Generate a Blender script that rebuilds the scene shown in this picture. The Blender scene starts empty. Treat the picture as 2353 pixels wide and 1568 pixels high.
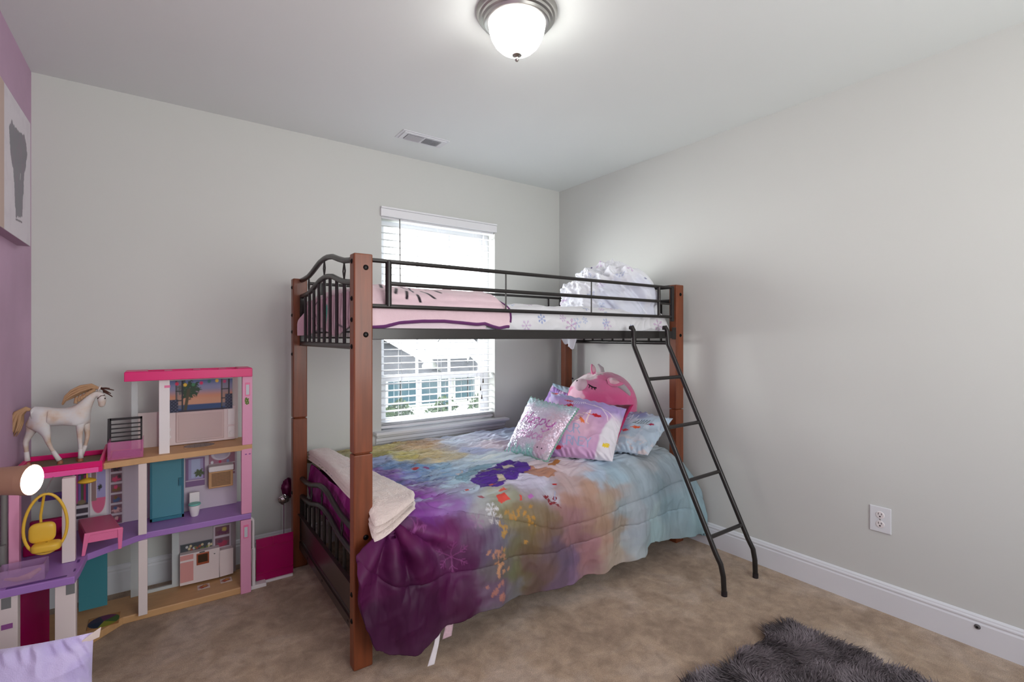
import bpy, bmesh, math, random
import numpy as np
from mathutils import Vector, Matrix
R = math.radians
S = bpy.context.scene
random.seed(7); rng = np.random.default_rng(7)

# ------------------------------------------------------------------ camera
FPX, CX, HZ, CAMH, PSI = 1120.0, 1176.5, 773.0, 1.247, R(35.5)
cd = bpy.data.cameras.new('camera'); cam = bpy.data.objects.new('camera', cd); S.collection.objects.link(cam)
cam.location = (0, 0, CAMH); cam.rotation_euler = (R(90), 0, -PSI)
cd.sensor_width = 36; cd.lens = 36 * FPX / 2353; cd.shift_y = -(784 - HZ) / 2353
cd.clip_start = 0.02; cd.clip_end = 300
S.camera = cam
# ------------------------------------------------------------------ world, sun, big lights, exposure
S.view_settings.view_transform = 'Standard'; S.view_settings.look = 'None'
S.view_settings.exposure = 0.46; S.view_settings.gamma = 1.0; S.view_settings.use_curve_mapping = False
wd = bpy.data.worlds.new('sky'); S.world = wd; wd.use_nodes = True
wn = wd.node_tree; wn.nodes.clear()
wo = wn.nodes.new('ShaderNodeOutputWorld'); bg = wn.nodes.new('ShaderNodeBackground')
tc = wn.nodes.new('ShaderNodeTexCoord'); sx = wn.nodes.new('ShaderNodeSeparateXYZ'); cr = wn.nodes.new('ShaderNodeValToRGB')
wn.links.new(tc.outputs['Generated'], sx.inputs[0]); wn.links.new(sx.outputs['Z'], cr.inputs[0])
cr.color_ramp.elements[0].position = 0.0; cr.color_ramp.elements[0].color = (1.0, 0.99, 0.97, 1)
cr.color_ramp.elements[1].position = 0.5; cr.color_ramp.elements[1].color = (0.80, 0.89, 1.0, 1)
wn.links.new(cr.outputs[0], bg.inputs[0]); bg.inputs[1].default_value = 3.2
wn.links.new(bg.outputs[0], wo.inputs[0])
def light(name, typ, loc, energy, color=(1, 1, 1), **k):
    l = bpy.data.lights.new(name, typ); l.energy = energy; l.color = color
    for a, b in k.items(): setattr(l, a, b)
    o = bpy.data.objects.new(name, l); S.collection.objects.link(o); o.location = loc
    return o
def aim(o, d): o.rotation_euler = Vector(d).to_track_quat('-Z', 'Y').to_euler()
sun = light('sun', 'SUN', (3, 12, 9), 3.0, (1.0, 0.95, 0.88), angle=R(1)); aim(sun, (0.35, -0.40, -0.95))
# daylight portals in the window openings (guide the sky light, emit nothing themselves)
p1 = light('portal_window', 'AREA', (1.578, 3.21, 1.33), 1, shape='RECTANGLE', size=0.9, size_y=1.5); aim(p1, (0, -1, 0)); p1.data.cycles.is_portal = True
p2 = light('portal_fill_window', 'AREA', (1.15, -1.35, 1.45), 1, shape='RECTANGLE', size=1.9, size_y=1.5); aim(p2, (0, 1, 0)); p2.data.cycles.is_portal = True  # portal for the opening added behind the viewer

# fill lamp added outside the made-up rear window to brighten the room
p3 = light('rear_fill_lamp', 'AREA', (1.15, -1.42, 1.45), 25, (0.98, 1.0, 0.985), shape='RECTANGLE', size=1.8, size_y=1.3); aim(p3, (-0.6, 1, 0.38))
# lamp added outside, out of view, to boost the daylight slanting through the blind
p4 = light('side_boost_lamp', 'AREA', (0.55, 4.25, 1.55), 140, (0.97, 0.99, 1.0), shape='RECTANGLE', size=1.8, size_y=1.5); aim(p4, (0.78, -0.62, -0.03))
# ------------------------------------------------------------------ helpers
def ray(px, py):
    a = (px - CX) / FPX; c, s = math.cos(PSI), math.sin(PSI)
    return (s + c * a, c - s * a, (HZ - py) / FPX)
def W(px, py, ax, v):
    """world point where the sight line of photo pixel (px,py) meets the plane ax=v"""
    r = ray(px, py); i = 'xyz'.index(ax); t = (v - (0, 0, CAMH)[i]) / r[i]
    return (r[0] * t, r[1] * t, CAMH + r[2] * t)
def lin(c):
    c = np.asarray(c, float) / 255.0
    return np.where(c <= 0.04045, c / 12.92, ((c + 0.055) / 1.055) ** 2.4)
def L4(c): return tuple(float(q) for q in lin(c)) + (1.0,)
def mat(name, col=(200, 200, 200), rough=0.6, metal=0.0, bump=0.0, bscale=80.0, bdist=0.002, attr=False, emit=None, es=0.0,
        trans=0.0, alpha=1.0, var=0.0, vscale=3.0, sheen=0.0, coat=0.0, stretch=None, spec=0.5, ior=1.45, obj=False):
    m = bpy.data.materials.new(name); m.use_nodes = True; nt = m.node_tree; b = nt.nodes['Principled BSDF']
    b.inputs['Roughness'].default_value = rough; b.inputs['Metallic'].default_value = metal
    b.inputs['Base Color'].default_value = L4(col); b.inputs['Specular IOR Level'].default_value = spec; b.inputs['IOR'].default_value = ior
    if sheen: b.inputs['Sheen Weight'].default_value = sheen
    if coat: b.inputs['Coat Weight'].default_value = coat; b.inputs['Coat Roughness'].default_value = 0.15
    if trans: b.inputs['Transmission Weight'].default_value = trans
    if alpha < 1: b.inputs['Alpha'].default_value = alpha
    if emit is not None:
        b.inputs['Emission Color'].default_value = L4(emit); b.inputs['Emission Strength'].default_value = es
    src = None
    if attr:
        a = nt.nodes.new('ShaderNodeAttribute'); a.attribute_name = 'Col'; src = a.outputs['Color']
    co = nt.nodes.new('ShaderNodeTexCoord').outputs['Object']
    if stretch:
        mp = nt.nodes.new('ShaderNodeMapping'); mp.inputs['Scale'].default_value = stretch; nt.links.new(co, mp.inputs[0]); co = mp.outputs[0]
    if var:
        n = nt.nodes.new('ShaderNodeTexNoise'); n.inputs['Scale'].default_value = vscale; n.inputs['Detail'].default_value = 6
        nt.links.new(co, n.inputs['Vector'])
        mx = nt.nodes.new('ShaderNodeMix'); mx.data_type = 'RGBA'; mx.blend_type = 'MULTIPLY'; mx.inputs[0].default_value = 1
        rp = nt.nodes.new('ShaderNodeValToRGB'); rp.color_ramp.elements[0].position = 0.3; rp.color_ramp.elements[1].position = 0.7
        rp.color_ramp.elements[0].color = (1 - var,) * 3 + (1,); rp.color_ramp.elements[1].color = (1,) * 4
        nt.links.new(n.outputs['Fac'], rp.inputs[0]); nt.links.new(rp.outputs[0], mx.inputs[7])
        if src: nt.links.new(src, mx.inputs[6])
        else: mx.inputs[6].default_value = L4(col)
        src = mx.outputs[2]
    if src: nt.links.new(src, b.inputs['Base Color'])
    if bump:
        n = nt.nodes.new('ShaderNodeTexNoise'); n.inputs['Scale'].default_value = bscale; n.inputs['Detail'].default_value = 4
        nt.links.new(co, n.inputs['Vector']); bn = nt.nodes.new('ShaderNodeBump'); bn.inputs['Strength'].default_value = bump
        bn.inputs['Distance'].default_value = bdist; nt.links.new(n.outputs['Fac'], bn.inputs['Height']); nt.links.new(bn.outputs[0], b.inputs['Normal'])
    return m

ORG = {}   # world origin of every object that has children
def tag(o, label=None, cat=None, group=None, kind=None):
    for k, v in (('label', label), ('category', cat), ('group', group), ('kind', kind)):
        if v: o[k] = v
    return o
def thing(name, loc, label, cat, group=None):
    o = bpy.data.objects.new(name, None); S.collection.objects.link(o); o.location = loc; o.empty_display_size = 0.05
    ORG[o.name] = Vector(loc); return tag(o, label, cat, group)
class MB:
    def __init__(s): s.v = []; s.f = []; s.mi = []
    def add(s, v, f, m=0):
        n = len(s.v); s.v += [tuple(map(float, p)) for p in v]; s.f += [tuple(n + i for i in q) for q in f]; s.mi += [m] * len(f); return s
    def box(s, a, b, m=0):
        x0, y0, z0 = (min(a[i], b[i]) for i in range(3)); x1, y1, z1 = (max(a[i], b[i]) for i in range(3))
        return s.add([(x0, y0, z0), (x1, y0, z0), (x1, y1, z0), (x0, y1, z0), (x0, y0, z1), (x1, y0, z1), (x1, y1, z1), (x0, y1, z1)],
                     [(0, 3, 2, 1), (4, 5, 6, 7), (0, 1, 5, 4), (1, 2, 6, 5), (2, 3, 7, 6), (3, 0, 4, 7)], m)
    def hexa(s, p, m=0):   # eight corners: bottom four, top four
        return s.add(p, [(0, 3, 2, 1), (4, 5, 6, 7), (0, 1, 5, 4), (1, 2, 6, 5), (2, 3, 7, 6), (3, 0, 4, 7)], m)
    def prism(s, poly, z0, z1, m=0):
        n = len(poly); area = sum(poly[i][0] * poly[(i + 1) % n][1] - poly[(i + 1) % n][0] * poly[i][1] for i in range(n))
        if area < 0: poly = poly[::-1]
        v = [(x, y, z0) for x, y in poly] + [(x, y, z1) for x, y in poly]
        f = [tuple(range(n))[::-1], tuple(range(n, 2 * n))] + [(i, (i + 1) % n, n + (i + 1) % n, n + i) for i in range(n)]
        return s.add(v, f, m)
    def tube(s, path, r, seg=10, m=0, closed=False, flat=None):
        P = [Vector(p) for p in path]; n = len(P); rr = r if isinstance(r, (list, tuple)) else [r] * n
        T = []
        for i in range(n):
            a = P[(i - 1) % n] if (closed or i > 0) else P[i]; b = P[(i + 1) % n] if (closed or i < n - 1) else P[i]
            T.append((b - a).normalized())
        u = T[0].orthogonal().normalized(); v = []
        for i in range(n):
            u = (u - T[i] * u.dot(T[i])).normalized(); w = T[i].cross(u)
            for k in range(seg):
                a = 2 * math.pi * k / seg; v.append(P[i] + (u * math.cos(a) + w * math.sin(a)) * rr[i])
        f = []
        for i in range(n if closed else n - 1):
            j = (i + 1) % n
            for k in range(seg): f.append((i * seg + k, i * seg + (k + 1) % seg, j * seg + (k + 1) % seg, j * seg + k))
        if not closed: f += [tuple(range(seg))[::-1], tuple((n - 1) * seg + k for k in range(seg))]
        return s.add(v, f, m)
    def cyl(s, a, b, r, seg=20, m=0, r2=None): return s.tube([a, b], [r, r if r2 is None else r2], seg, m)
    def lathe(s, prof, c, axis='z', seg=40, m=0):
        v = []; f = []; n = len(prof)
        for r, h in prof:
            for k in range(seg):
                a = 2 * math.pi * k / seg; q = (r * math.cos(a), r * math.sin(a), h)
                if axis == 'x': q = (h, q[0], q[1])
                if axis == 'y': q = (q[0], h, q[1])
                v.append((c[0] + q[0], c[1] + q[1], c[2] + q[2]))
        for i in range(n - 1):
            for k in range(seg): f.append((i * seg + k, i * seg + (k + 1) % seg, (i + 1) * seg + (k + 1) % seg, (i + 1) * seg + k))
        return s.add(v, f, m)
    def ball(s, c, r, seg=16, m=0):
        rx, ry, rz = r if isinstance(r, (tuple, list)) else (r, r, r); v = []; f = []; h = seg // 2
        for i in range(h + 1):
            t = math.pi * i / h
            for k in range(seg):
                a = 2 * math.pi * k / seg; v.append((c[0] + rx * math.sin(t) * math.cos(a), c[1] + ry * math.sin(t) * math.sin(a), c[2] + rz * math.cos(t)))
        for i in range(h):
            for k in range(seg): f.append((i * seg + k, (i + 1) * seg + k, (i + 1) * seg + (k + 1) % seg, i * seg + (k + 1) % seg))
        return s.add(v, f, m)
    def build(s, name, mats, parent=None, smooth=None, bevel=0.0, bseg=2):
        off = ORG[parent.name] if parent is not None else Vector((0, 0, 0))
        me = bpy.data.meshes.new(name); me.from_pydata([tuple(Vector(p) - off) for p in s.v], [], s.f)
        mats = mats if isinstance(mats, (list, tuple)) else [mats]
        for q in mats: me.materials.append(q)
        if len(mats) > 1: me.polygons.foreach_set('material_index', s.mi)
        bm = bmesh.new(); bm.from_mesh(me); bmesh.ops.remove_doubles(bm, verts=bm.verts, dist=1e-6); bmesh.ops.recalc_face_normals(bm, faces=bm.faces); bm.to_mesh(me); bm.free()
        if smooth is None: me.shade_auto_smooth(angle=R(40)) if hasattr(me, 'shade_auto_smooth') else None
        elif smooth: me.polygons.foreach_set('use_smooth', [True] * len(me.polygons))
        o = bpy.data.objects.new(name, me); S.collection.objects.link(o)
        if smooth is None:
            for p in me.polygons: p.use_smooth = True
            me.set_sharp_from_angle(angle=R(38))
        if bevel:
            b = o.modifiers.new('bevel', 'BEVEL'); b.width = bevel; b.segments = bseg; b.limit_method = 'ANGLE'; b.angle_limit = R(50)
        if parent is not None: o.parent = parent
        ORG[o.name] = Vector(off); return o
def struct(o, label=None): return tag(o, label, None, None, 'structure')

# vectorised gradient noise
_pt = rng.permutation(512); _pg = rng.normal(size=(512, 2)); _pg /= np.linalg.norm(_pg, axis=1)[:, None]
def pn(x, y, seed=0):
    x = np.asarray(x, float) + seed * 17.13; y = np.asarray(y, float) + seed * 9.71
    xi = np.floor(x).astype(int); yi = np.floor(y).astype(int); fx = x - xi; fy = y - yi
    def g(a, b):
        h = _pt[(_pt[a % 512] + b) % 512]; return _pg[h]
    def d(a, b, u, v): q = g(a, b); return q[..., 0] * u + q[..., 1] * v
    sx_, sy_ = fx * fx * fx * (fx * (fx * 6 - 15) + 10), fy * fy * fy * (fy * (fy * 6 - 15) + 10)
    n0 = d(xi, yi, fx, fy) * (1 - sx_) + d(xi + 1, yi, fx - 1, fy) * sx_
    n1 = d(xi, yi + 1, fx, fy - 1) * (1 - sx_) + d(xi + 1, yi + 1, fx - 1, fy - 1) * sx_
    return (n0 * (1 - sy_) + n1 * sy_) * 1.5
def fbm(x, y, seed=0, o=4):
    return sum(pn(x * 2 ** i, y * 2 ** i, seed + i) / 2 ** i for i in range(o))
def ridge(x, y, seed=0): return (1 - np.abs(pn(x, y, seed))) ** 3
def sst(a, b, x): t = np.clip((x - a) / (b - a), 0, 1); return t * t * (3 - 2 * t)

class Paint:
    """own colours of a printed surface, held per vertex; X, Y are the surface coordinates in metres"""
    def __init__(s, X, Y, base): s.X, s.Y = X, Y; s.c = np.ones(X.shape + (3,)) * lin(base)
    def mix(s, m, rgb):
        m = np.clip(m, 0, 1)[..., None]; s.c = s.c * (1 - m) + lin(rgb) * m; return s
    def blob(s, x, y, rx, ry, rgb, rot=0, soft=0.35, jag=0.0, seed=0, a=1.0):
        c, q = math.cos(rot), math.sin(rot); dx, dy = s.X - x, s.Y - y
        u = (dx * c + dy * q) / rx; v = (-dx * q + dy * c) / ry; r = np.sqrt(u * u + v * v)
        if jag: r = r + jag * fbm(s.X * 2.2 / max(rx, ry) , s.Y * 2.2 / max(rx, ry), seed + 3, 3)
        return s.mix(a * (1 - sst(1 - soft, 1 + soft * .3, r)), rgb)
    def line(s, pts, w, rgb, a=1.0):
        D = np.full(s.X.shape, 9.0)
        for (x0, y0), (x1, y1) in zip(pts[:-1], pts[1:]):
            dx, dy = x1 - x0, y1 - y0; t = np.clip(((s.X - x0) * dx + (s.Y - y0) * dy) / (dx * dx + dy * dy + 1e-12), 0, 1)
            D = np.minimum(D, np.hypot(s.X - x0 - t * dx, s.Y - y0 - t * dy))
        return s.mix(a * (1 - sst(w * .35, w * .75, D)), rgb)
    def flake(s, x, y, r, w, rgb, a=1.0, rot=0.2):
        for k in range(6):
            t = rot + k * math.pi / 3; c, q = math.cos(t), math.sin(t)
            s.line([(x, y), (x + r * c, y + r * q)], w, rgb, a)
            for d, e in ((.55, .32), (.78, .2)):
                for sg in (-1, 1):
                    t2 = t + sg * 0.8
                    s.line([(x + r * d * c, y + r * d * q), (x + r * d * c + r * e * math.cos(t2), y + r * d * q + r * e * math.sin(t2))], w * .8, rgb, a)
        return s
    def leaf(s, x, y, r, rgb, rot=0):
        s.blob(x, y, r, r * .55, rgb, rot, .25, .5, int(x * 97) % 11)
        c, q = math.cos(rot), math.sin(rot); return s.line([(x - r * 1.5 * c, y - r * 1.5 * q), (x + r * .5 * c, y + r * .5 * q)], r * .18, rgb)
    def rect(s, x0, y0, x1, y1, rgb, a=1.0, soft=.001):
        m = sst(x0 - soft, x0 + soft, s.X) * (1 - sst(x1 - soft, x1 + soft, s.X)) * sst(y0 - soft, y0 + soft, s.Y) * (1 - sst(y1 - soft, y1 + soft, s.Y))
        return s.mix(m * a, rgb)
    def text(s, t, x, y, h, w, rgb, slant=0.0, track=0.75, a=1.0):
        for ch in t:
            for st in GL.get(ch, []):
                s.line([(x + (p[0] * .62 + slant * p[1]) * h, y + p[1] * h) for p in st], w, rgb, a)
            x += h * track * (.5 if ch in 'l i' else 1)
GL = {'H': [[(0, 0), (0, 1)], [(0, .5), (.9, .5)], [(.9, 0), (.9, 1)]], 'a': [[(.8, .5), (.4, .6), (.05, .3), (.4, 0), (.8, .2)], [(.8, .6), (.8, 0)]],
      'p': [[(0, .6), (0, -.5)], [(0, .5), (.4, .62), (.8, .3), (.4, 0), (0, .1)]], 'y': [[(0, .6), (.1, .1), (.45, 0), (.8, .15)], [(.85, .6), (.8, -.2), (.4, -.5), (.05, -.35)]],
      'l': [[(.1, 1), (.1, .1), (.3, 0)]], 'c': [[(.8, .5), (.4, .62), (.05, .3), (.4, 0), (.8, .1)]], 'e': [[(.05, .3), (.8, .35), (.5, .62), (.1, .45), (.1, .15), (.45, 0), (.8, .1)]],
      'T': [[(-.1, 1), (1.1, 1)], [(.5, 1), (.45, 0)]], 'r': [[(.1, .6), (.1, 0)], [(.1, .35), (.4, .6), (.75, .55)]], 'u': [[(.1, .6), (.12, .12), (.45, 0), (.75, .15)], [(.78, .6), (.78, 0)]],
      's': [[(.75, .55), (.35, .62), (.15, .45), (.65, .2), (.4, 0), (.05, .08)]], 't': [[(.4, 1.1), (.35, .1), (.6, 0)], [(-.1, .75), (1.1, .85)]],
      'Y': [[(0, 1), (.45, .5), (.9, 1)], [(.45, .5), (.45, 0)]], 'O': [[(.45, 1), (.05, .75), (.05, .25), (.45, 0), (.85, .25), (.85, .75), (.45, 1)]],
      'U': [[(0, 1), (.02, .2), (.45, 0), (.85, .2), (.9, 1)]], 'R': [[(0, 0), (0, 1), (.6, .98), (.8, .75), (.5, .5), (0, .5)], [(.45, .5), (.9, 0)]],
      'J': [[(.8, 1), (.8, .2), (.45, 0), (.1, .2)]], 'N': [[(0, 0), (0, 1), (.85, 0), (.85, 1)]], 'E': [[(.85, 1), (0, 1), (0, 0), (.85, 0)], [(0, .5), (.65, .5)]],
      'F': [[(.85, 1), (0, 1), (0, 0)], [(0, .55), (.6, .55)]], 'A': [[(0, 0), (.45, 1), (.9, 0)], [(.2, .4), (.7, .4)]], 'L': [[(0, 1), (0, 0), (.8, 0)]], 'S': [[(.85, .9), (.4, 1), (.1, .75), (.8, .3), (.4, 0), (0, .1)]]}

def grid_obj(name, P, m, parent=None, col=None, thick=0.0, smooth=True, off=0.0, wrap=False):
    """mesh from an (ny, nx, 3) array of points, with the own colours of the cloth or print in 'Col'"""
    ny, nx = P.shape[:2]; o0 = np.array(ORG[parent.name] if parent is not None else (0, 0, 0)); V = (P - o0).reshape(-1, 3)
    i = np.arange(ny * nx).reshape(ny, nx)
    if wrap: i = np.concatenate([i, i[:, :1]], 1)
    F = np.stack([i[:-1, :-1], i[:-1, 1:], i[1:, 1:], i[1:, :-1]], -1).reshape(-1, 4)
    me = bpy.data.meshes.new(name); me.vertices.add(len(V)); me.vertices.foreach_set('co', V.ravel())
    me.loops.add(F.size); me.loops.foreach_set('vertex_index', F.ravel().astype(np.int32))
    me.polygons.add(len(F)); me.polygons.foreach_set('loop_start', np.arange(0, F.size, 4, dtype=np.int32))
    me.polygons.foreach_set('use_smooth', np.ones(len(F), bool)); me.update(calc_edges=True); me.validate()
    if col is not None:
        a = me.color_attributes.new('Col', 'FLOAT_COLOR', 'POINT')
        a.data.foreach_set('color', np.concatenate([col.reshape(-1, 3), np.ones((len(V), 1))], 1).ravel().astype(np.float32))
    me.materials.append(m); o = bpy.data.objects.new(name, me); S.collection.objects.link(o)
    if thick:
        s = o.modifiers.new('thickness', 'SOLIDIFY'); s.thickness = thick; s.offset = off
    if parent is not None: o.parent = parent
    ORG[o.name] = Vector(tuple(o0)); return o
def normals(P):
    du = np.gradient(P, axis=1); dv = np.gradient(P, axis=0); n = np.cross(du, dv); return n / (np.linalg.norm(n, axis=2, keepdims=True) + 1e-9)
def panel(name, p0, u, v, w, h, m, fn, parent, res=0.003, base=(230, 220, 220), thick=0.002):
    """flat printed panel: origin p0, unit directions u and v"""
    nx, ny = max(2, int(w / res)), max(2, int(h / res)); X, Y = np.meshgrid(np.linspace(0, w, nx), np.linspace(0, h, ny))
    p = Paint(X, Y, base); fn(p, w, h)
    P = np.array(p0) + X[..., None] * np.array(u) + Y[..., None] * np.array(v)
    return grid_obj(name, P, m, parent, p.c, thick)
def copy_tree(o, parent=None, loc=None):
    c = o.copy(); S.collection.objects.link(c); c.parent = parent
    if loc is not None: c.location = loc
    for ch in list(o.children): copy_tree(ch, c)
    return c
# ------------------------------------------------------------------ materials
M = {}
M['wall'] = mat('wall_paint', (209, 211, 207), .75, bump=.12, bscale=260, bdist=.001)
M['ceil'] = mat('ceiling_paint', (232, 237, 236), .85, bump=.1, bscale=220, bdist=.001)
M['purple_wall'] = mat('purple_paint', (206, 170, 198), .7, var=.18, vscale=2.5, bump=.1, bscale=200, bdist=.001)
M['trim'] = mat('white_trim_paint', (226, 228, 232), .4, coat=.1)
M['white_plastic'] = mat('white_plastic', (232, 226, 226), .45)
M['black_metal'] = mat('black_metal', (42, 39, 38), .38, .35, bump=.05, bscale=900, bdist=.0004, coat=.2)
M['bolt'] = mat('dark_bolt', (30, 28, 28), .35, .8)
M['wood'] = mat('cherry_wood', (130, 68, 38), .42, var=.35, vscale=9, stretch=(6, 6, .5), coat=.12)
M['tan'] = mat('tan_plastic', (205, 160, 112), .5, var=.12, vscale=12, stretch=(1, 8, 1))
M['hotpink'] = mat('hot_pink_plastic', (222, 8, 112), .35)
M['pink'] = mat('pink_plastic', (226, 156, 188), .4)
M['pink2'] = mat('rose_plastic', (230, 118, 162), .4)
M['magenta'] = mat('magenta_plastic', (165, 0, 84), .35)
M['purple'] = mat('purple_plastic', (162, 120, 190), .4)
M['teal'] = mat('teal_plastic', (66, 134, 146), .3)
M['yellow'] = mat('yellow_plastic', (226, 182, 62), .4)
M['chrome'] = mat('brushed_nickel', (188, 186, 182), .28, 1.0)
M['glassy_pink'] = mat('clear_pink_plastic', (220, 120, 176), .2, alpha=.38)
M['glassy_mag'] = mat('clear_magenta_plastic', (175, 5, 95), .2, alpha=.82)
M['glassy_purple'] = mat('clear_lilac_plastic', (196, 156, 200), .2, alpha=.36)
M['glassy_white'] = mat('clear_frosted_plastic', (225, 232, 232), .3, alpha=.55)
M['glassy_teal'] = mat('clear_teal_plastic', (88, 150, 166), .2, alpha=.86)
M['print'] = mat('printed_card', attr=True, rough=.5)
M['fabric'] = mat('printed_polyester', attr=True, rough=.55, bump=.12, bscale=700, bdist=.0008, sheen=.25, spec=.35)
M['satin'] = mat('printed_satin', attr=True, rough=.55, bump=.1, bscale=900, bdist=.0006, spec=.3)
M['fleece'] = mat('printed_fleece', attr=True, rough=.95, bump=.5, bscale=320, bdist=.003, sheen=.5, spec=.1)
M['sherpa'] = mat('cream_sherpa', (226, 210, 202), .95, bump=.9, bscale=150, bdist=.006, sheen=.6, spec=.1)
M['trim_purple'] = mat('purple_piping', (96, 40, 98), .9, sheen=.3)
M['black'] = mat('black_plastic', (34, 28, 32), .5)
M['grey'] = mat('grey_plastic', (120, 118, 116), .4)

# ================================================================== THE ROOM
XL, XR, YB, YF, ZC = -0.489, 2.655, 3.05, -1.2, 2.44
WX0, WX1, WZ0, WZ1 = 1.140, 2.017, 0.615, 2.06
def plane_mb(a, b): return MB().box(a, b)
# carpet
nx = 2
fm = mat('beige_carpet', (186, 160, 134), .98, bump=.8, bscale=420, bdist=.006, sheen=.3, spec=.05)
nt = fm.node_tree; bs = nt.nodes['Principled BSDF']; tco = nt.nodes.new('ShaderNodeTexCoord')
def noise(scale, detail=5, rough=.55, dist=0.0, mp=None):
    n = nt.nodes.new('ShaderNodeTexNoise'); n.inputs['Scale'].default_value = scale; n.inputs['Detail'].default_value = detail
    n.inputs['Roughness'].default_value = rough; n.inputs['Distortion'].default_value = dist; nt.links.new(tco.outputs['Object'], n.inputs['Vector']); return n.outputs['Fac']
def ramp(src, stops):
    r = nt.nodes.new('ShaderNodeValToRGB'); e = r.color_ramp.elements
    while len(e) < len(stops): e.new(.5)
    for q, (p, c) in zip(e, stops): q.position = p; q.color = L4(c)
    nt.links.new(src, r.inputs[0]); return r.outputs[0]
def mixc(a, b, mode='MULTIPLY', f=1.0):
    m = nt.nodes.new('ShaderNodeMix'); m.data_type = 'RGBA'; m.blend_type = mode; m.inputs[0].default_value = f
    nt.links.new(a, m.inputs[6]); nt.links.new(b, m.inputs[7]); return m.outputs[2]
big = ramp(noise(3.2, 5, .6, .6), [(.34, (188, 158, 130)), (.5, (212, 182, 152)), (.64, (232, 207, 184))])
mid = ramp(noise(17, 4, .6, .4), [(.3, (205, 200, 196)), (.7, (255, 255, 255))])
fib = ramp(noise(300, 2, .5), [(.3, (205, 203, 200)), (.68, (255, 255, 255))])
nt.links.new(mixc(mixc(big, mid), fib), bs.inputs['Base Color'])
struct(MB().box((XL - .12, YF - .12, -.12), (XR + .12, YB + .12, 0)).build('floor', fm), 'beige cut-pile wall-to-wall carpet')
struct(MB().box((XL - .12, YF - .12, ZC), (XR + .12, YB + .17, ZC + .12)).build('ceiling', M['ceil']), 'plain white painted ceiling')
b = MB(); b.box((XL - .12, YB, 0), (WX0, YB + .17, ZC)).box((WX1, YB, 0), (XR + .12, YB + .17, ZC)).box((WX0, YB, 0), (WX1, YB + .17, WZ0)).box((WX0, YB, WZ1), (WX1, YB + .17, ZC))
struct(b.build('wall_back', M['wall'], smooth=False), 'light grey wall with the window in it')
struct(MB().box((XR, YF - .12, 0), (XR + .12, YB, ZC)).build('wall_right', M['wall'], smooth=False), 'light grey wall beside the ladder')
struct(MB().box((XL - .12, YF - .12, 0), (XL, YB, ZC)).build('wall_left', M['purple_wall'], smooth=False), 'mottled lilac painted wall')
b = MB(); fx0, fx1, fz0, fz1 = .2, 2.1, .75, 2.15
b.box((XL, YF - .12, 0), (fx0, YF, ZC)).box((fx1, YF - .12, 0), (XR, YF, ZC)).box((fx0, YF - .12, 0), (fx1, YF, fz0)).box((fx0, YF - .12, fz1), (fx1, YF, ZC))
struct(b.build('wall_front', M['wall'], smooth=False), 'light grey wall behind the viewer')
glass = mat('window_glass', (235, 245, 250), .02, alpha=.05)
w2 = struct(MB().box((fx0, YF - .1, fz0), (fx0 + .05, YF - .05, fz1)).box((fx1 - .05, YF - .1, fz0), (fx1, YF - .05, fz1)).box((fx0, YF - .1, fz0), (fx1, YF - .05, fz0 + .05))
            .box((fx0, YF - .1, fz1 - .05), (fx1, YF - .05, fz1)).box(((fx0 + fx1) / 2 - .02, YF - .1, fz0), ((fx0 + fx1) / 2 + .02, YF - .05, fz1)).build('fill_window', M['trim'], smooth=False), 'white-framed window added behind the viewer for fill light')  # made-up window, lets fill light into the room
# baseboards: profile swept along each wall
def baseboard(name, a, b, n, label):
    """a, b: ends on the wall line; n: inward normal"""
    prof = [(.0, 0), (.014, 0), (.014, .098), (.011, .104), (.011, .108), (.013, .111), (.0125, .116), (.009, .121), (.008, .126), (.004, .131), (0, .133)]
    v = []; f = []
    for e in (a, b):
        for d, z in prof: v.append((e[0] + n[0] * d, e[1] + n[1] * d, z))
    k = len(prof)
    for i in range(k - 1): f.append((i, i + 1, k + i + 1, k + i))
    f += [tuple(range(k)), tuple(range(2 * k - 1, k - 1, -1))]
    return struct(MB().add(v, f).build(name, M['trim'], smooth=False), label)
baseboard('baseboard_back', (XL, YB), (XR, YB), (0, -1), 'white baseboard under the window wall')
baseboard('baseboard_right', (XR, YF), (XR, YB - .014), (-1, 0), 'white grooved baseboard along the right wall')
baseboard('baseboard_left', (XL, YF), (XL, YB - .014), (1, 0), 'white baseboard along the lilac wall')

# window
w1 = bpy.data.objects.new('window_1', None); S.collection.objects.link(w1); w1.location = (1.578, YB, WZ0); ORG['window_1'] = Vector(w1.location)
struct(w1, 'white double-hung window with grid bars')
b = MB(); yf0, yf1 = 3.145, 3.20; t = .038
b.box((WX0, yf0, WZ0 + .0305), (WX0 + t, yf1, WZ1 - t - .0005)).box((WX1 - t, yf0, WZ0 + .0305), (WX1, yf1, WZ1 - t - .0005)).box((WX0, yf0, WZ0), (WX1, yf1, WZ0 + .03)).box((WX0, yf0, WZ1 - t), (WX1, yf1, WZ1))
b.build('frame', M['trim'], w1, smooth=False)
zm = .962
sa = MB(); sa.box((WX0 + t, 3.15, zm - .02), (WX1 - t, 3.185, zm + .022)).box((WX0 + t, 3.151, WZ0 + .071), (WX0 + t + .03, 3.17, zm - .021)).box((WX1 - t - .03, 3.151, WZ0 + .071), (WX1 - t, 3.17, zm - .021)).box((WX0 + t, 3.15, WZ0 + .031), (WX1 - t, 3.171, WZ0 + .07))
sa.build('lower_sash', M['trim'], w1, smooth=False)
sa = MB(); sa.box((WX0 + t, 3.172, zm + .023), (WX0 + t + .025, 3.189, WZ1 - t - .031)).box((WX1 - t - .025, 3.172, zm + .023), (WX1 - t, 3.189, WZ1 - t - .031)).box((WX0 + t, 3.172, WZ1 - t - .03), (WX1 - t, 3.19, WZ1 - t))
sa.build('upper_sash', M['trim'], w1, smooth=False)
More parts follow.
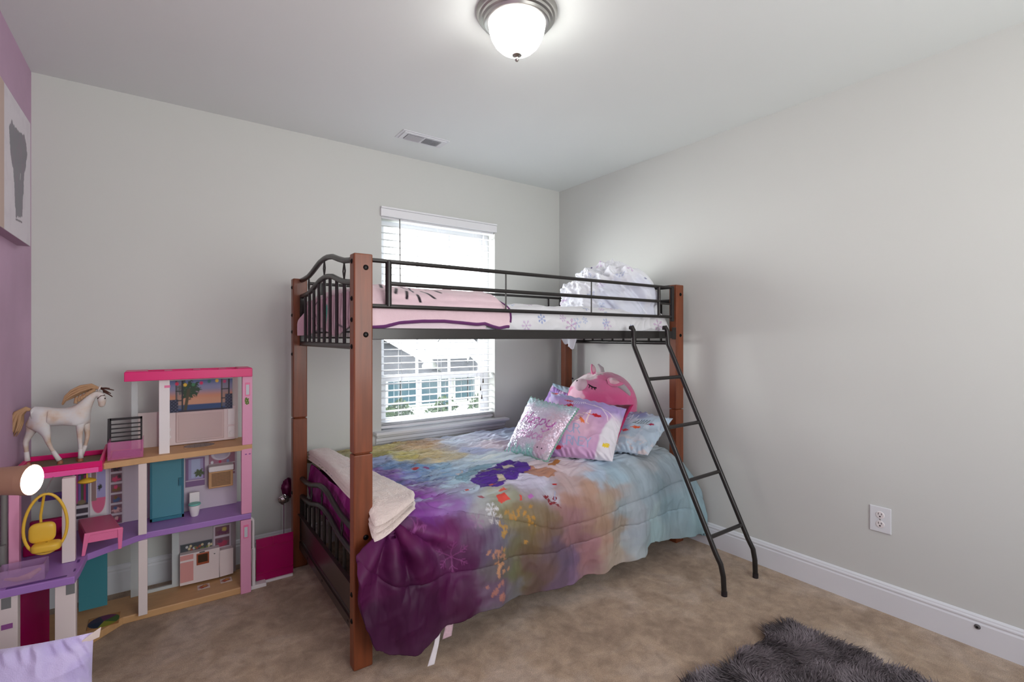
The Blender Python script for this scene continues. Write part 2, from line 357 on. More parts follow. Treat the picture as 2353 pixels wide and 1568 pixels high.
for xm in (1.447, 1.701):
    MB().box((xm - .009, 3.158, WZ0 + .05), (xm + .009, 3.172, zm)).build('muntin', M['trim'], w1, smooth=False)
    MB().box((xm - .009, 3.176, zm), (xm + .009, 3.186, WZ1 - t - .02)).build('muntin', M['trim'], w1, smooth=False)
MB().box((WX0 + .04, 3.162, WZ0 + .04), (WX1 - .04, 3.165, zm)).build('pane', glass, w1, smooth=False)
MB().box((WX0 + .04, 3.18, zm), (WX1 - .04, 3.183, WZ1 - .04)).build('pane', glass, w1, smooth=False)
b = MB(); b.box((1.085, 2.985, WZ0), (2.109, YB, .636)).box((WX0, YB, WZ0), (WX1, 3.15, .636))
b.build('window_sill', M['trim'], w1, smooth=False, bevel=.005)
v = []
for x0 in (1.10, 2.094):
    for y, z in ((YB, .615), (3.012, .615), (3.016, .60), (3.03, .592), (3.03, .575), (3.036, .566), (3.036, .556), (YB, .553)): v.append((x0, y, z))
MB().add(v, [(i, (i + 1) % 8, 8 + (i + 1) % 8, 8 + i) for i in range(8)] + [tuple(range(8)), tuple(range(15, 7, -1))]).build('apron', M['trim'], w1, smooth=False)

# blind
bl = thing('window_blind', (1.578, 3.09, .65), 'open white horizontal slat blind hanging in the window behind the bunk bed', 'blind')
slm = mat('white_slat', (236, 237, 240), .45)
b = MB(); b.box((1.131, 3.030, 2.022), (2.024, 3.0495, 2.0715))
b.box((1.131, 3.025, 2.072), (2.024, 3.0495, 2.084)).build('valance', slm, bl, smooth=False, bevel=.003)
MB().box((1.145, 3.06, 2.012), (2.012, 3.125, 2.056)).build('head_rail', slm, bl, smooth=False)
b = MB(); zz = .705
while zz < 2.0:
    b.hexa([(1.146, 3.068, zz - .0015), (2.011, 3.068, zz - .0015), (2.011, 3.118, zz + .0015), (1.146, 3.118, zz + .0015),
            (1.146, 3.068, zz + .001), (2.011, 3.068, zz + .001), (2.011, 3.118, zz + .004), (1.146, 3.118, zz + .004)]); zz += .0452
b.build('slats', slm, bl, smooth=False)
b = MB(); b.box((1.146, 3.066, .645), (2.011, 3.12, .662)).box((1.146, 3.067, .668), (2.011, 3.119, .672)).box((1.146, 3.067, .678), (2.011, 3.119, .682))
b.build('bottom_rail', slm, bl, smooth=False, bevel=.002)
b = MB()
for x0 in (1.285, 1.578, 1.872):
    for y0 in (3.066, 3.120): b.cyl((x0, y0, .65), (x0, y0, 2.03), .0012, 6)
b.build('ladder_cords', slm, bl)
wdm = mat('grey_wand', (110, 108, 104), .3)
MB().cyl((1.268, 3.056, 2.02), (1.272, 3.052, 1.40), .0035, 8).build('tilt_wand', wdm, bl)
for px, py in ((1110, 875), (1104, 893), (1107, 912)):
    q = W(px, py, 'y', 3.052)
    c = MB().cyl((q[0], q[1], 2.02), (q[0], q[1], q[2] + .012), .0011, 6).build('pull_cord', slm, bl)
    MB().lathe([(0.001, .016), (.003, .014), (.0055, -.012), (.005, -.016), (0.0005, -.017)], q, seg=12).build('tassel', mat('bronze_tassel', (70, 62, 50), .4), c)

# ------------------------------------------------------------------ outside
struct(MB().box((-30, 3.6, -3.5), (60, 60, -3.3)).build('ground', mat('lawn', (92, 104, 60), .95, var=.3, vscale=2)), 'lawn outside the window')
sh = mat('asphalt_shingles', (70, 69, 71), .9, var=.3, vscale=2.2, stretch=(1, 1, 4)); sid = mat('white_siding', (222, 222, 218), .7); dk = mat('dark_window_glass', (58, 92, 104), .1)
nb = thing('neighbouring_house', (10, 20, -3.3), 'pale house with grey shingle roof and white gable seen through the window', 'house')
h = MB().box((4.2, 20, -3.3), (16, 28, -.45)); h.build('wall', sid, nb, smooth=False)
r = MB(); r.add([(3.8, 19.6, -.45), (10.3, 19.6, -.45), (8.4, 23.6, 1.35), (3.8, 23.6, 1.35), (3.8, 19.8, -.6), (10.3, 19.8, -.6)], [(0, 1, 2, 3), (4, 5, 1, 0)])
r.add([(10.3, 19.6, -.45), (10.3, 27.6, -.45), (8.4, 23.6, 1.35)], [(0, 1, 2)]); r.build('hip_roof', sh, nb, smooth=False)
r = MB().add([(8.0, 22.0, 1.1), (9.9, 21.8, 1.1), (12.0, 21.8, 2.9), (12.0, 27, 2.9), (8.0, 27, 1.1)], [(0, 1, 2, 3, 4)]).add([(12.0, 21.0, 2.4), (15.2, 21.0, -.55), (15.2, 27, -.55), (12.0, 27, 2.4)], [(0, 1, 2, 3)])
r.build('main_roof', sh, nb, smooth=False)
g = MB().prism([(9.2, -.5), (14.6, -.5), (10.95, 1.75)], 0, .3)
g.v = [(x, 20.1 + z, y) for x, y, z in g.v]; g.build('gable', sid, nb, smooth=False)
g = MB(); g.tube([(9.45, 19.9, .62), (10.95, 19.9, 1.85), (14.0, 19.9, -.75)], .09, 4).build('gable_trim', M['trim'], nb, smooth=False)
r = MB().add([(9.9, 19.0, -.42), (11.2, 19.0, -.42), (11.7, 20.1, .2), (9.9, 20.1, .2)], [(0, 1, 2, 3)]).add([(11.0, 19.2, -.5), (12.5, 19.2, -.62), (11.75, 19.9, .3)], [(0, 1, 2)]).build('porch_roof', sh, nb, smooth=False)
for x0, x1, z0, z1 in ((7.75, 8.25, -1.75, -.7), (8.35, 9.0, -1.75, -.7), (9.3, 10.05, -1.75, -.7), (10.25, 10.7, -2.3, -.7), (11.0, 11.6, -1.7, -.7), (11.7, 12.0, -1.7, -.7)):
    f = MB().box((x0 - .08, 19.93, z0 - .08), (x1 + .08, 20.02, z1 + .08)).build('window', M['trim'], nb, smooth=False)
    gm = MB().box((x0, 19.9, z0), ((x0 + x1) / 2 - .02, 19.95, z1)).box(((x0 + x1) / 2 + .02, 19.9, z0), (x1, 19.95, z1)).build('pane', dk, f, smooth=False)
shm = mat('shrub_leaves', (66, 88, 44), .7, var=.5, vscale=30); 
spots = ((6.0, 15.6, .80), (7.0, 16.9, .85), (7.7, 15.3, .80), (8.7, 16.6, .9), (9.5, 15.2, .9), (10.4, 16.6, 1.0))
words = ('low olive shrub at the left edge of the window view', 'green shrub below the left windows of the house', 'shrub between the two window pairs of the house', 'tall shrub below the centre of the house', 'tall yellow-green shrub below the gable', 'rightmost tall shrub outside the window')
for (x0, y0, rr), lab in zip(spots, words):
    b = MB(); top = -.75 - (1.3 - rr) * .6; hz = (top + 3.3) / 2
    b.cyl((x0, y0, -3.3), (x0, y0, -1.6), .05, 6, 1)
    for k in range(900):
        d = Vector(rng.normal(size=3)).normalized() * (rng.random() ** .33); c = Vector((x0 + d.x * rr * .7, y0 + d.y * .6, -3.3 + hz + d.z * hz))
        a = Vector(rng.normal(size=3)).normalized() * .09; e = a.cross(Vector(rng.normal(size=3))).normalized() * .05
        b.add([c - a, c + e, c + a, c - e], [(0, 1, 2, 3)])
    tag(b.build('shrub', [shm, M['wood']], smooth=False), lab, 'shrub', 'shrubs outside the window')

# ------------------------------------------------------------------ ceiling lamp, vent, outlet, door stop
lx, ly = 1.060, 1.455
cl = thing('ceiling_light', (lx, ly, ZC), 'round brushed nickel ceiling light with a lit frosted glass bowl', 'ceiling light')
MB().lathe([(0, 0), (.150, 0), (.150, -.006), (.143, -.013), (.141, -.020), (.134, -.023), (.132, -.031), (.124, -.034), (.121, -.043), (.112, -.047), (.105, -.046), (.103, -.04), (0, -.03)], (lx, ly, ZC), seg=72).build('ring', M['chrome'], cl)
gl = mat('lit_frosted_glass', (255, 250, 240), .35, emit=(255, 252, 246), es=14)
MB().lathe([(.103, -.040), (.104, -.052), (.101, -.07), (.094, -.092), (.082, -.113), (.064, -.131), (.042, -.144), (.02, -.151), (.001, -.153)], (lx, ly, ZC), seg=64).build('glass_bowl', gl, cl)
MB().lathe([(.001, -.150), (.017, -.151), (.018, -.156), (.012, -.160), (.006, -.163), (.008, -.169), (.007, -.175), (.003, -.179), (.0005, -.180)], (lx, ly, ZC), seg=24).build('finial', M['chrome'], cl)

vt = thing('ceiling_vent', (1.27, 2.71, ZC), 'white rectangular ceiling air vent with two louvred grilles', 'vent')
MB().box((1.12, 2.642, ZC - .004), (1.42, 2.778, ZC)).box((1.135, 2.655, ZC - .009), (1.405, 2.765, ZC - .004)).build('plate', M['trim'], vt, smooth=False, bevel=.002)
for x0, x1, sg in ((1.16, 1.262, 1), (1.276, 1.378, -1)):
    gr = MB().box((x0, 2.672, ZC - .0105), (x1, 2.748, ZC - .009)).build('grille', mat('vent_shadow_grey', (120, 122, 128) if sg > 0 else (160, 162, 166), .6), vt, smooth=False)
    b = MB()
    for k in range(15):
        xx = x0 + .004 + k * (x1 - x0 - .006) / 15
        b.hexa([(xx, 2.672, ZC - .0105), (xx + .001, 2.672, ZC - .0105), (xx + .001, 2.748, ZC - .0105), (xx, 2.748, ZC - .0105)] + [(xx + .003 * sg + e, yy, ZC - .015) for e, yy in ((0, 2.672), (.001, 2.672), (.001, 2.748), (0, 2.748))])
    b.build('louvres', M['trim'], gr, smooth=False)

ot = thing('wall_outlet', (XR, .832, .355), 'white double power outlet plate on the right wall', 'outlet')
MB().box((XR - .006, .791, .355), (XR, .873, .471)).build('cover_plate', M['trim'], ot, smooth=False, bevel=.003)
for zc in (.434, .392):
    s_ = MB().lathe([(.0005, -.0085), (.015, -.0085), (.0165, -.007), (.0165, -.004)], (XR, .832, zc), 'x', 28).build('socket', M['white_plastic'], ot)
    MB().box((XR - .0092, .837, zc + .001), (XR - .008, .8388, zc + .010)).box((XR - .0092, .8252, zc + .001), (XR - .008, .827, zc + .009)).box((XR - .0092, .829, zc - .009), (XR - .008, .835, zc - .004)).build('slots', M['black'], s_, smooth=False)
MB().cyl((XR - .0075, .832, .413), (XR - .006, .832, .413), .003, 10).build('screw', M['chrome'], ot)
q = W(2246, 1441, 'x', XR - .014)
ds = thing('door_stop_mount', q, 'small dark round screw mount on the right baseboard', 'screw')
MB().lathe([(.0005, -.006), (.006, -.006), (.009, -.003), (.010, 0.0)], q, 'x', 20).build('washer', mat('grey_rubber', (96, 92, 92), .5), ds)
MB().lathe([(.0005, -.0085), (.003, -.008), (.0035, -.006)], q, 'x', 12).build('screw_head', M['bolt'], ds)

# ================================================================== BUNK BED
bed = thing('bunk_bed', (1.575, 2.33, 0), 'wood-post and black metal twin bunk bed standing in front of the window', 'bunk bed')
PX0, PX1, PY0, PY1 = .572, 2.577, 1.811, 2.86
bolt_at = {'fl': [('x', .572, z) for z in (1.529, 1.389, 1.309, 1.208, .277, .177)] + [('y', (.617, 1.811), z) for z in (1.506, 1.253, .49)],
           'fr': [('y', (2.545, 1.811), z) for z in (1.50, 1.252, .49)], 'rl': [('x', .572, z) for z in (1.51, 1.36, 1.27, 1.15, .40)], 'rr': []}
for key, x0, y0 in (('fl', PX0, PY0), ('fr', PX1 - .072, PY0), ('rl', PX0 - .01, PY1 - .052), ('rr', PX1 - .072, PY1 - .052)):
    b = MB().box((x0, y0, 0), (x0 + .072, y0 + .052, .803)).box((x0, y0, .807), (x0 + .072, y0 + .052, 1.558)).box((x0 + .008, y0 + .008, .80), (x0 + .064, y0 + .044, .81))
    p = b.build('post', M['wood'], bed, smooth=False, bevel=.005)
    for ax, at, z in bolt_at[key]:
        if ax == 'x': MB().lathe([(.0005, -.004), (.004, -.005), (.0085, -.003), (.010, 0)], (x0, y0 + .026, z), 'x', 16).build('bolt', M['bolt'], p)
        else: MB().lathe([(.0005, -.002), (.004, -.002), (.0045, -.005), (.008, -.004), (.0105, 0)], (at[0], y0, z), 'y', 16).build('bolt', M['bolt'], p)
up_t = [(2.85, 1.550), (2.75, 1.551), (2.66, 1.556), (2.58, 1.570), (2.50, 1.588), (2.43, 1.602), (2.36, 1.608), (2.30, 1.608), (2.22, 1.600), (2.13, 1.578), (2.05, 1.561), (1.97, 1.552), (1.84, 1.550)]
lo_t = [(2.85, .474), (2.78, .476), (2.70, .479), (2.60, .492), (2.52, .512), (2.44, .530), (2.36, .536), (2.28, .530), (2.20, .512), (2.10, .494), (2.00, .488), (1.92, .486), (1.84, .486)]
def endboard(name, x, top, dz, zbot, cols, rows):
    b = MB(); low = [(y, z - dz) for y, z in top]
    for pts in (top, low): b.tube([(x, y, z) for y, z in pts], .0125, 10)
    b.cyl((x, 1.84, zbot), (x, 2.84, zbot), .0125, 10)
    b.box((x - .012, 2.795, zbot - .012), (x + .012, 2.808, low[0][1])).box((x - .012, 1.864, zbot - .012), (x + .012, 1.878, low[-1][1]))
    o = b.build(name, M['black_metal'], bed)
    ys = [q[0] for q in low][::-1]; zs = [q[1] for q in low][::-1]; zt = [q[1] for q in top][::-1]
    for y in cols:
        z1 = float(np.interp(y, ys, zs)); MB().cyl((x, y, zbot), (x, y, z1), .0075, 8).build('spindle', M['black_metal'], o)
    for y in rows:
        z0, z1 = float(np.interp(y, ys, zs)), float(np.interp(y, ys, zt)); h = z1 - z0; c = MB()
        for sg in (-1, 1):
            c.tube([(x, y + sg * w, z0 + h * t) for t, w in ((0, .002), (.2, .003), (.35, .009), (.5, .014), (.65, .009), (.8, .003), (1, .002))], .0032, 6)
        c.build('lozenge_bar', M['black_metal'], o)
cols = (2.73, 2.64, 2.55, 2.455, 2.357, 2.259, 2.155, 2.045, 1.95)
endboard('footboard', .607, up_t, .088, 1.207, cols, (2.655, 2.357, 2.05))
endboard('headboard', 2.541, up_t, .088, 1.207, cols, (2.655, 2.357, 2.05))
endboard('footboard', .607, lo_t, .095, .15, cols, (2.60, 2.40, 2.08))
endboard('headboard', 2.541, lo_t, .095, .15, cols, (2.60, 2.40, 2.08))
b = MB().box((.598, 1.865, .135), (.602, 2.806, .285)).box((.585, 1.865, .285), (.602, 2.806, .289)).box((.592, 1.865, .10), (.606, 2.806, .137))
k_ = b.build('end_panel', mat('brown_black_panel', (58, 44, 42), .35, .2, coat=.2), bed, smooth=False)
for y in (2.62, 2.34, 1.95): MB().cyl((.5905, y, .118), (.592, y, .118), .006, 12).build('bolt', M['bolt'], k_)
for y in (PY0 + .004, PY1 - .03):
    MB().box((.642, y, 1.234), (2.507, y + .02, 1.277)).box((.642, y + .018 if y < 2 else y - .02, 1.234), (2.507, y + .04 if y < 2 else y, 1.238)).build('side_rail', M['black_metal'], bed, smooth=False, bevel=.002)
    MB().box((.642, y, .30), (2.507, y + .02, .345)).build('side_rail', M['black_metal'], bed, smooth=False, bevel=.002)
b = MB()
for k in range(12):
    x = .75 + k * .155; b.box((x, 1.84, 1.238), (x + .03, 2.83, 1.243))
b.build('slat_deck', M['black_metal'], bed, smooth=False)
for y, nm in ((1.826, 'guard_rail'), (2.838, 'guard_rail')):
    b = MB(); zt, zm2, zl = 1.538, 1.452, 1.363
    for z, x0, x1 in ((zt, .645, 2.475), (zl, .645, 2.475), (zm2, .71, 2.36)): b.cyl((x0, y, z), (x1, y, z), .0088, 10)
    b.cyl((.711, y, zl), (.711, y, zt), .0125, 10).cyl((2.36, y, zl), (2.36, y, zt), .0095, 10).cyl((2.36, y, 1.44), (2.475, y, 1.44), .006, 8)
    for x in (1.268, 1.81): b.cyl((x, y, zl), (x, y, zt), .0038, 8)
    g = b.build(nm, M['black_metal'], bed)
    MB().box((2.47, y - .011, 1.335), (2.492, y + .006, 1.548)).build('bracket', M['black_metal'], g, smooth=False, bevel=.004)
    MB().box((2.47, y - .014, 1.228), (2.506, y - .008, 1.30)).build('bracket', M['black_metal'], g, smooth=False, bevel=.004)

def proj(p):
    c, s = math.cos(PSI), math.sin(PSI); k = s * p[0] + c * p[1]; return CX + FPX * (c * p[0] - s * p[1]) / k, HZ - FPX * (p[2] - CAMH) / k
ld = thing('bunk_ladder', (2.33, 1.32, 0), 'black tubular metal ladder hooked on the upper side rail', 'ladder')
paths = ([(2.079, 1.798, 1.292), (2.080, 1.786, 1.296), (2.081, 1.778, 1.28), (2.081, 1.776, 1.20), (2.084, 1.768, 1.178), (2.180, 1.352, .19), (2.186, 1.33, .145), (2.188, 1.318, .09), (2.188, 1.313, 0)],
         [(2.366, 1.798, 1.296), (2.368, 1.786, 1.300), (2.372, 1.778, 1.28), (2.378, 1.776, 1.20), (2.384, 1.768, 1.178), (2.474, 1.352, .19), (2.481, 1.33, .145), (2.485, 1.322, .09), (2.485, 1.319, 0)])
for p in paths:
    r_ = MB().tube(p, .0125, 12).build('ladder_rail', M['black_metal'], ld)
    MB().cyl((p[-1][0], p[-1][1], 0), (p[-1][0], p[-1][1], .022), .0142, 12).build('foot_cap', M['black'], r_)
    MB().box((p[0][0] - .012, 1.786, 1.284), (p[0][0] + .012, 1.80, 1.30)).build('hook', M['black'], r_, smooth=False, bevel=.003)
def on_rail(p, y):
    a, c = Vector(p[4]), Vector(p[5]); lo, hi = 0., 1.
    for _ in range(30):
        t = (lo + hi) / 2
        if proj(a.lerp(c, t))[1] < y: lo = t
        else: hi = t
    return a.lerp(c, t)
for y0, y1 in ((872, 866), (984, 970), (1106, 1083), (1236, 1206)):
    MB().cyl(on_rail(paths[0], y0), on_rail(paths[1], y1), .0098, 10).build('rung', M['black_metal'], ld)

# ------------------------------------------------------------------ lower bed: mattress, comforter, throw
tag(MB().box((.668, 1.872, .345), (2.49, 2.80, .525)).build('lower_mattress', mat('maroon_sheet', (96, 12, 78), .8), smooth=False, bevel=.04, bseg=4), 'lower bunk mattress with a maroon sheet under the comforter', 'mattress')
NU, NV = 660, 450
uu, vv = np.meshgrid(np.linspace(0, 1, NU), np.linspace(0, 1, NV))
ZT = .560
# cross-section: back hang, top, rounded front, drop.   q = cloth length from the back edge
sec = [(0, 2.99, .50), (.06, 2.965, .545), (.13, 2.90, ZT), (.60, 2.43, ZT + .004), (1.02, 2.01, ZT), (1.13, 1.90, ZT - .004), (1.20, 1.835, ZT - .018), (1.27, 1.775, ZT - .055), (1.34, 1.735, ZT - .11), (1.45, 1.708, ZT - .215), (1.62, 1.695, ZT - .38), (1.76, 1.70, ZT - .52)]
sq, sy, sz = (np.array(c) for c in zip(*sec))
def smooth_interp(q, xs, ys):
    xs_ = np.linspace(xs[0], xs[-1], 900); y = np.interp(xs_, xs, ys); k = np.hanning(41); k /= k.sum()
    yp = np.pad(y, 20, mode='reflect', reflect_type='odd'); return np.interp(q, xs_, np.convolve(yp, k, 'valid'))
# hem: length of the drop along x
hx = [.50, .56, .60, .66, .77, .88, 1.06, 1.23, 1.54, 1.85, 2.03, 2.06, 2.10, 2.36, 2.65]; hz_ = [.22, .185, .13, .085, .060, .105, .126, .126, .088, .075, .095, .12, .135, .092, .095]
x_left = lambda q: np.interp(q, [0, 1.16, 1.26, 1.31, 1.36, 1.42, 1.50, 1.62, 1.70, 1.78], [.655, .655, .660, .640, .600, .562, .548, .552, .575, .62])
x_right = lambda q: np.interp(q, [0, 1.12, 1.20, 1.30, 1.45, 1.76], [2.492, 2.50, 2.545, 2.60, 2.628, 2.636])
q0 = vv * 1.76; Xc = x_left(q0) * (1 - uu) + x_right(q0) * uu
qh = 1.32 + (ZT - .10 - np.interp(Xc, hx, hz_)) * 1.01            # hem position per column
Q = np.where(q0 > 1.0, 1.0 + (q0 - 1.0) * (qh - 1.0) / .76, q0)
Yc = smooth_interp(Q, sq, sy); Zc = smooth_interp(Q, sq, sz); top = 1 - sst(1.08, 1.30, Q); hang = 1 - top
Zc = Zc - .16 * sst(2.38, 2.66, Xc) ** 1.5 * sst(1.0, 1.3, Q) * (1 - sst(1.55, 1.76, Q)) + .008 * fbm(Xc * 2.2, Q * 2.2, 5)
# big hanging folds
fold = .016 * np.sin(Xc * 19 + 2.4 * pn(Xc * 2.5, Q * 1.6, 8)) + .012 * pn(Xc * 9, Q * 1.8, 9)
Yc = Yc - hang * sst(1.25, 1.6, Q) * fold - hang * .012
# radiating folds out of the tucked corner by the foot post
rc_, ra = np.hypot(Xc - .70, (Q - 1.22)), np.arctan2(Q - 1.22, Xc - .70)
Yc = Yc - hang * .020 * np.cos(ra * 11 + .6) * np.exp(-((rc_ - .18) / .17) ** 2) * (Xc < 1.15)
Pc = np.stack([Xc, Yc, Zc], -1); N = normals(Pc); N *= np.sign(N[NV // 4, NU // 2, 2])
# quilt seams and wrinkles
_qs = np.linspace(0, 1.76, 400); _yq, _zq = smooth_interp(_qs, sq, sy), smooth_interp(_qs, sq, sz)
def pq(px, py):
    """cloth coordinates (x, q) of the spot seen at photo pixel (px, py)"""
    r_ = ray(px, py); t_ = _yq / r_[1]; k = int(np.argmin(np.abs(CAMH + r_[2] * t_ - _zq))); return float(r_[0] * t_[k]), float(_qs[k])
def pc(cx, cy): return pq(780 + cx / 3.267, 960 + cy / 3.267)
def seam_q(pts): a = np.array([pc(*q) for q in pts]); return np.interp(Xc, a[:, 0], a[:, 1])
seams = [seam_q([(380, 590), (550, 650), (750, 690), (950, 715), (1160, 745), (1450, 800), (1600, 825), (1800, 790), (2000, 720), (2200, 620), (2352, 560), (2500, 480)]),
         seam_q([(150, 1080), (200, 1150), (330, 1230), (480, 1272), (700, 1205), (900, 1150), (1100, 1090), (1400, 1010), (1600, 985), (1750, 950), (1950, 880), (2100, 820), (2352, 740), (2600, 660)]),
         seam_q([(640, 350), (980, 330), (1150, 290), (1300, 240)])]
seam = np.zeros_like(Q); puff = np.zeros_like(Q)
for s_ in seams:
    d = Q - s_; seam += np.exp(-(d / .0045) ** 2); puff += np.exp(-np.abs(d) / .035)
pk = 1 + 1.4 * np.clip(puff, 0, 1)
wr = .0075 * (ridge(Xc * 3.2 + Q * 5.5, Q * 9 - Xc * 3, 21) - .4) + .0052 * (ridge(Xc * 7 - Q * 6, Q * 20 + Xc * 3, 22) - .4) + .0030 * (ridge(Xc * 17 - Q * 5, Q * 46 + 8 * Xc, 23) - .4) * sst(2.3, .9, Xc)
wf = .009 * fbm(Xc * 8, Q * 3.2, 31) + .0045 * (ridge(Xc * 19 + 3 * Q, Q * 4, 32) - .4) * np.clip(puff + .25, 0, 1) + .004 * (ridge(Xc * 7 + Q * 9, Q * 5 - Xc * 8, 33) - .4)
rad = .010 * np.cos(Xc * 42 + 6 * pn(Xc * 3, Q * 2, 35)) * np.exp(-((Q - 1.22) / .10) ** 2) * np.exp(-((Xc - 1.72) / .42) ** 2)
H = top * wr * 1.75 + hang * wf - .010 * np.clip(seam, 0, 1) - .005 * np.clip(puff, 0, 1.2) + rad
Pc = Pc + N * H[..., None]; Pc[..., 0] = np.minimum(Pc[..., 0], 2.645)
Xp, Qp = Xc, Q
# printed picture (a plain painterly autumn landscape)
CP = """300,230,190,180,120;300,300,170,165,100;420,260,190,165,115;600,240,195,165,125;700,310,200,180,130;500,320,190,180,110;850,300,190,180,150;640,215,160,130,100
850,200,185,195,210;1000,180,200,205,220;1150,160,190,195,215;1000,260,165,175,205;1150,230,215,205,215;1250,110,150,160,185
260,340,150,165,200;400,380,110,140,180;600,400,105,140,180;700,450,120,150,185;800,370,150,185,210;950,360,185,205,220;1100,320,200,215,225;800,450,130,165,195;900,490,160,190,205;560,470,115,125,175
280,420,140,110,170;400,470,120,85,150;350,510,90,110,150;500,530,125,90,150;650,560,130,90,150;700,520,120,130,165;850,560,140,140,165;550,640,115,50,135;700,650,140,80,160;620,740,125,60,145;800,700,150,110,175
900,640,150,150,180;1000,600,165,175,190;1100,640,175,180,180;1200,600,165,165,150;950,760,125,80,130;1050,730,165,160,165;1250,640,150,155,130;1350,520,190,185,205;1450,500,195,190,210;1550,540,190,190,205;1400,600,175,165,180
300,850,85,20,75;450,900,95,20,75;700,850,105,25,85;850,850,105,35,90;300,1100,75,10,60;600,1100,75,5,60;450,1300,60,5,50;800,1250,75,5,60;200,1100,90,25,75;950,1050,85,25,75;1000,950,95,55,90;600,1450,60,5,50;900,1150,90,30,80;1000,1300,85,35,75;950,1400,70,15,55;200,1500,60,5,50;150,1250,80,15,65
1080,900,100,80,110;1100,1000,100,85,110;1160,880,110,110,125;1180,1100,100,90,95;1150,1250,110,85,110;1250,950,105,100,70;1270,1150,105,110,75;1230,1300,110,110,115;1330,1200,100,85,60
1250,750,130,120,85;1350,700,130,110,70;1450,680,130,115,90;1400,800,115,95,60;1500,780,120,95,70;1350,900,105,90,60;1450,950,105,85,60;1550,850,115,90,75;1420,1100,105,80,75;1520,1150,110,85,85;1560,1000,105,85,90;1450,1250,100,80,70
1640,950,100,80,100;1640,1080,95,80,105;1600,1200,110,90,110;1720,1100,120,95,125;1750,1200,130,105,135
1620,700,150,110,110;1720,740,150,110,115;1700,600,165,125,110;1750,500,190,165,165;1850,560,175,140,120;1850,680,160,125,110;1780,860,145,105,110;1850,1000,165,120,125;1850,1130,165,125,130;1950,800,160,130,110;1980,950,175,140,125;1950,1100,175,150,140;1650,420,190,165,165;1750,400,200,185,190
2000,620,170,150,130;2080,850,160,145,130;2100,980,180,165,150;2000,1080,190,175,160;2150,700,150,165,170;2200,850,160,170,180;2200,950,175,185,190;1900,450,175,195,215;2050,450,160,185,200;2000,350,165,185,200;2200,400,165,180,190;2300,350,170,175,180;2300,600,150,165,175;2330,850,155,180,185
2336,208,165,175,180;2420,183,190,180,180;2461,417,150,165,175;2295,500,155,170,180;2378,500,140,160,170;2461,667,140,165,175;2628,417,155,180,190;2711,583,160,190,200;2336,708,160,180,185;2170,708,165,170,180;2036,542,165,140,125;2700,800,150,180,188""".replace(chr(10), ";")
CPX = []
for e in CP.split(";"):
    a_, b_, c_, d_, e_ = map(float, e.split(",")); x_, q_ = pc(a_, b_); CPX.append((x_, q_, c_, d_, e_))
CPX += [(2.30, .25, 165, 180, 200), (2.30, .8, 160, 180, 200), (1.9, .3, 175, 190, 210), (.70, .35, 150, 150, 110), (.70, .05, 150, 140, 100), (1.5, .05, 170, 180, 200), (2.4, .05, 160, 180, 200)]
p = Paint(Xp, Qp, (150, 190, 214)); wx, wq = Xp + .05 * fbm(Xp * 5, Qp * 9, 41), Qp + .035 * fbm(Xp * 7, Qp * 12, 42); num = np.zeros(Xp.shape + (3,)); den = np.zeros(Xp.shape)
for x_, q_, c_, d_, e_ in CPX:
    w_ = 1 / (((wx - x_) ** 2 + (1.15 * (wq - q_)) ** 2) ** 2 + 3e-6); num += w_[..., None] * lin((c_, d_, e_)); den += w_
p.c = num / den[..., None] * (.88 + .37 * top)[..., None]  # shading put into the print: hanging front darkened, top lightened
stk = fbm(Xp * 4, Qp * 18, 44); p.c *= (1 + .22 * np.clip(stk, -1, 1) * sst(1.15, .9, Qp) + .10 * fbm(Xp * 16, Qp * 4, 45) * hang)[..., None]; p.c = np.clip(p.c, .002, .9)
p.mix(.35 * sst(.2, .5, fbm(Xp * 4 + 5, Qp * 16, 43)) * sst(.95, .6, Qp) * sst(1.45, 1.1, Xp), (116, 104, 62)); p.mix(.5 * sst(.1, .5, fbm(Xp * 5, Qp * 20, 46)) * sst(.7, .85, Qp) * sst(1.5, 1.2, Xp) * sst(1.3, 1.1, Qp), (186, 208, 224))
def poly(pts, rgb, jag=.012, seed=1, a=1.0, pxs=True):
    V = [pc(*q) for q in pts]; X_, Y_ = Xp + jag * fbm(Xp * 14, Qp * 14, seed), Qp + jag * fbm(Xp * 14, Qp * 14, seed + 7); ins = np.zeros(Xp.shape, bool)
    for (x0, y0), (x1, y1) in zip(V, V[1:] + V[:1]):
        c = ((y0 > Y_) != (y1 > Y_)) & (X_ < (x1 - x0) * (Y_ - y0) / (y1 - y0 + 1e-12) + x0); ins ^= c
    p.mix(ins * a, rgb)
poly([(980, 505), (1060, 440), (1230, 352), (1400, 345), (1440, 395), (1370, 440), (1280, 500), (1200, 540), (1060, 552)], (84, 50, 142), .005); poly([(860, 470), (1000, 400), (1240, 350), (1060, 430), (960, 500), (880, 500)], (122, 160, 178), .01, 3, .8)
poly([(1060, 440), (1200, 400), (1260, 420), (1100, 450)], (104, 92, 100), .006, 5); poly([(1200, 385), (1290, 378), (1320, 390), (1230, 396)], (200, 192, 180), .004, 6); poly([(1180, 475), (1220, 468), (1245, 490), (1200, 510)], (196, 184, 164), .004, 7)
poly([(1390, 420), (1440, 392), (1540, 395), (1620, 420), (1600, 450), (1480, 462), (1400, 445)], (176, 124, 96), .008, 8, .9); poly([(1560, 380), (1620, 340), (1660, 350), (1610, 385)], (170, 112, 62), .006, 9)
poly([(870, 450), (920, 420), (930, 440), (890, 460)], (206, 196, 196), .004, 10)
poly([(1165, 595), (1230, 588), (1275, 625), (1215, 640), (1200, 662), (1180, 640)], (214, 82, 72), .004, 11); poly([(1180, 560), (1230, 548), (1260, 566), (1200, 570)], (206, 100, 84), .003, 12); poly([(1325, 605), (1345, 602), (1350, 632), (1330, 636)], (206, 76, 66), .003, 13)
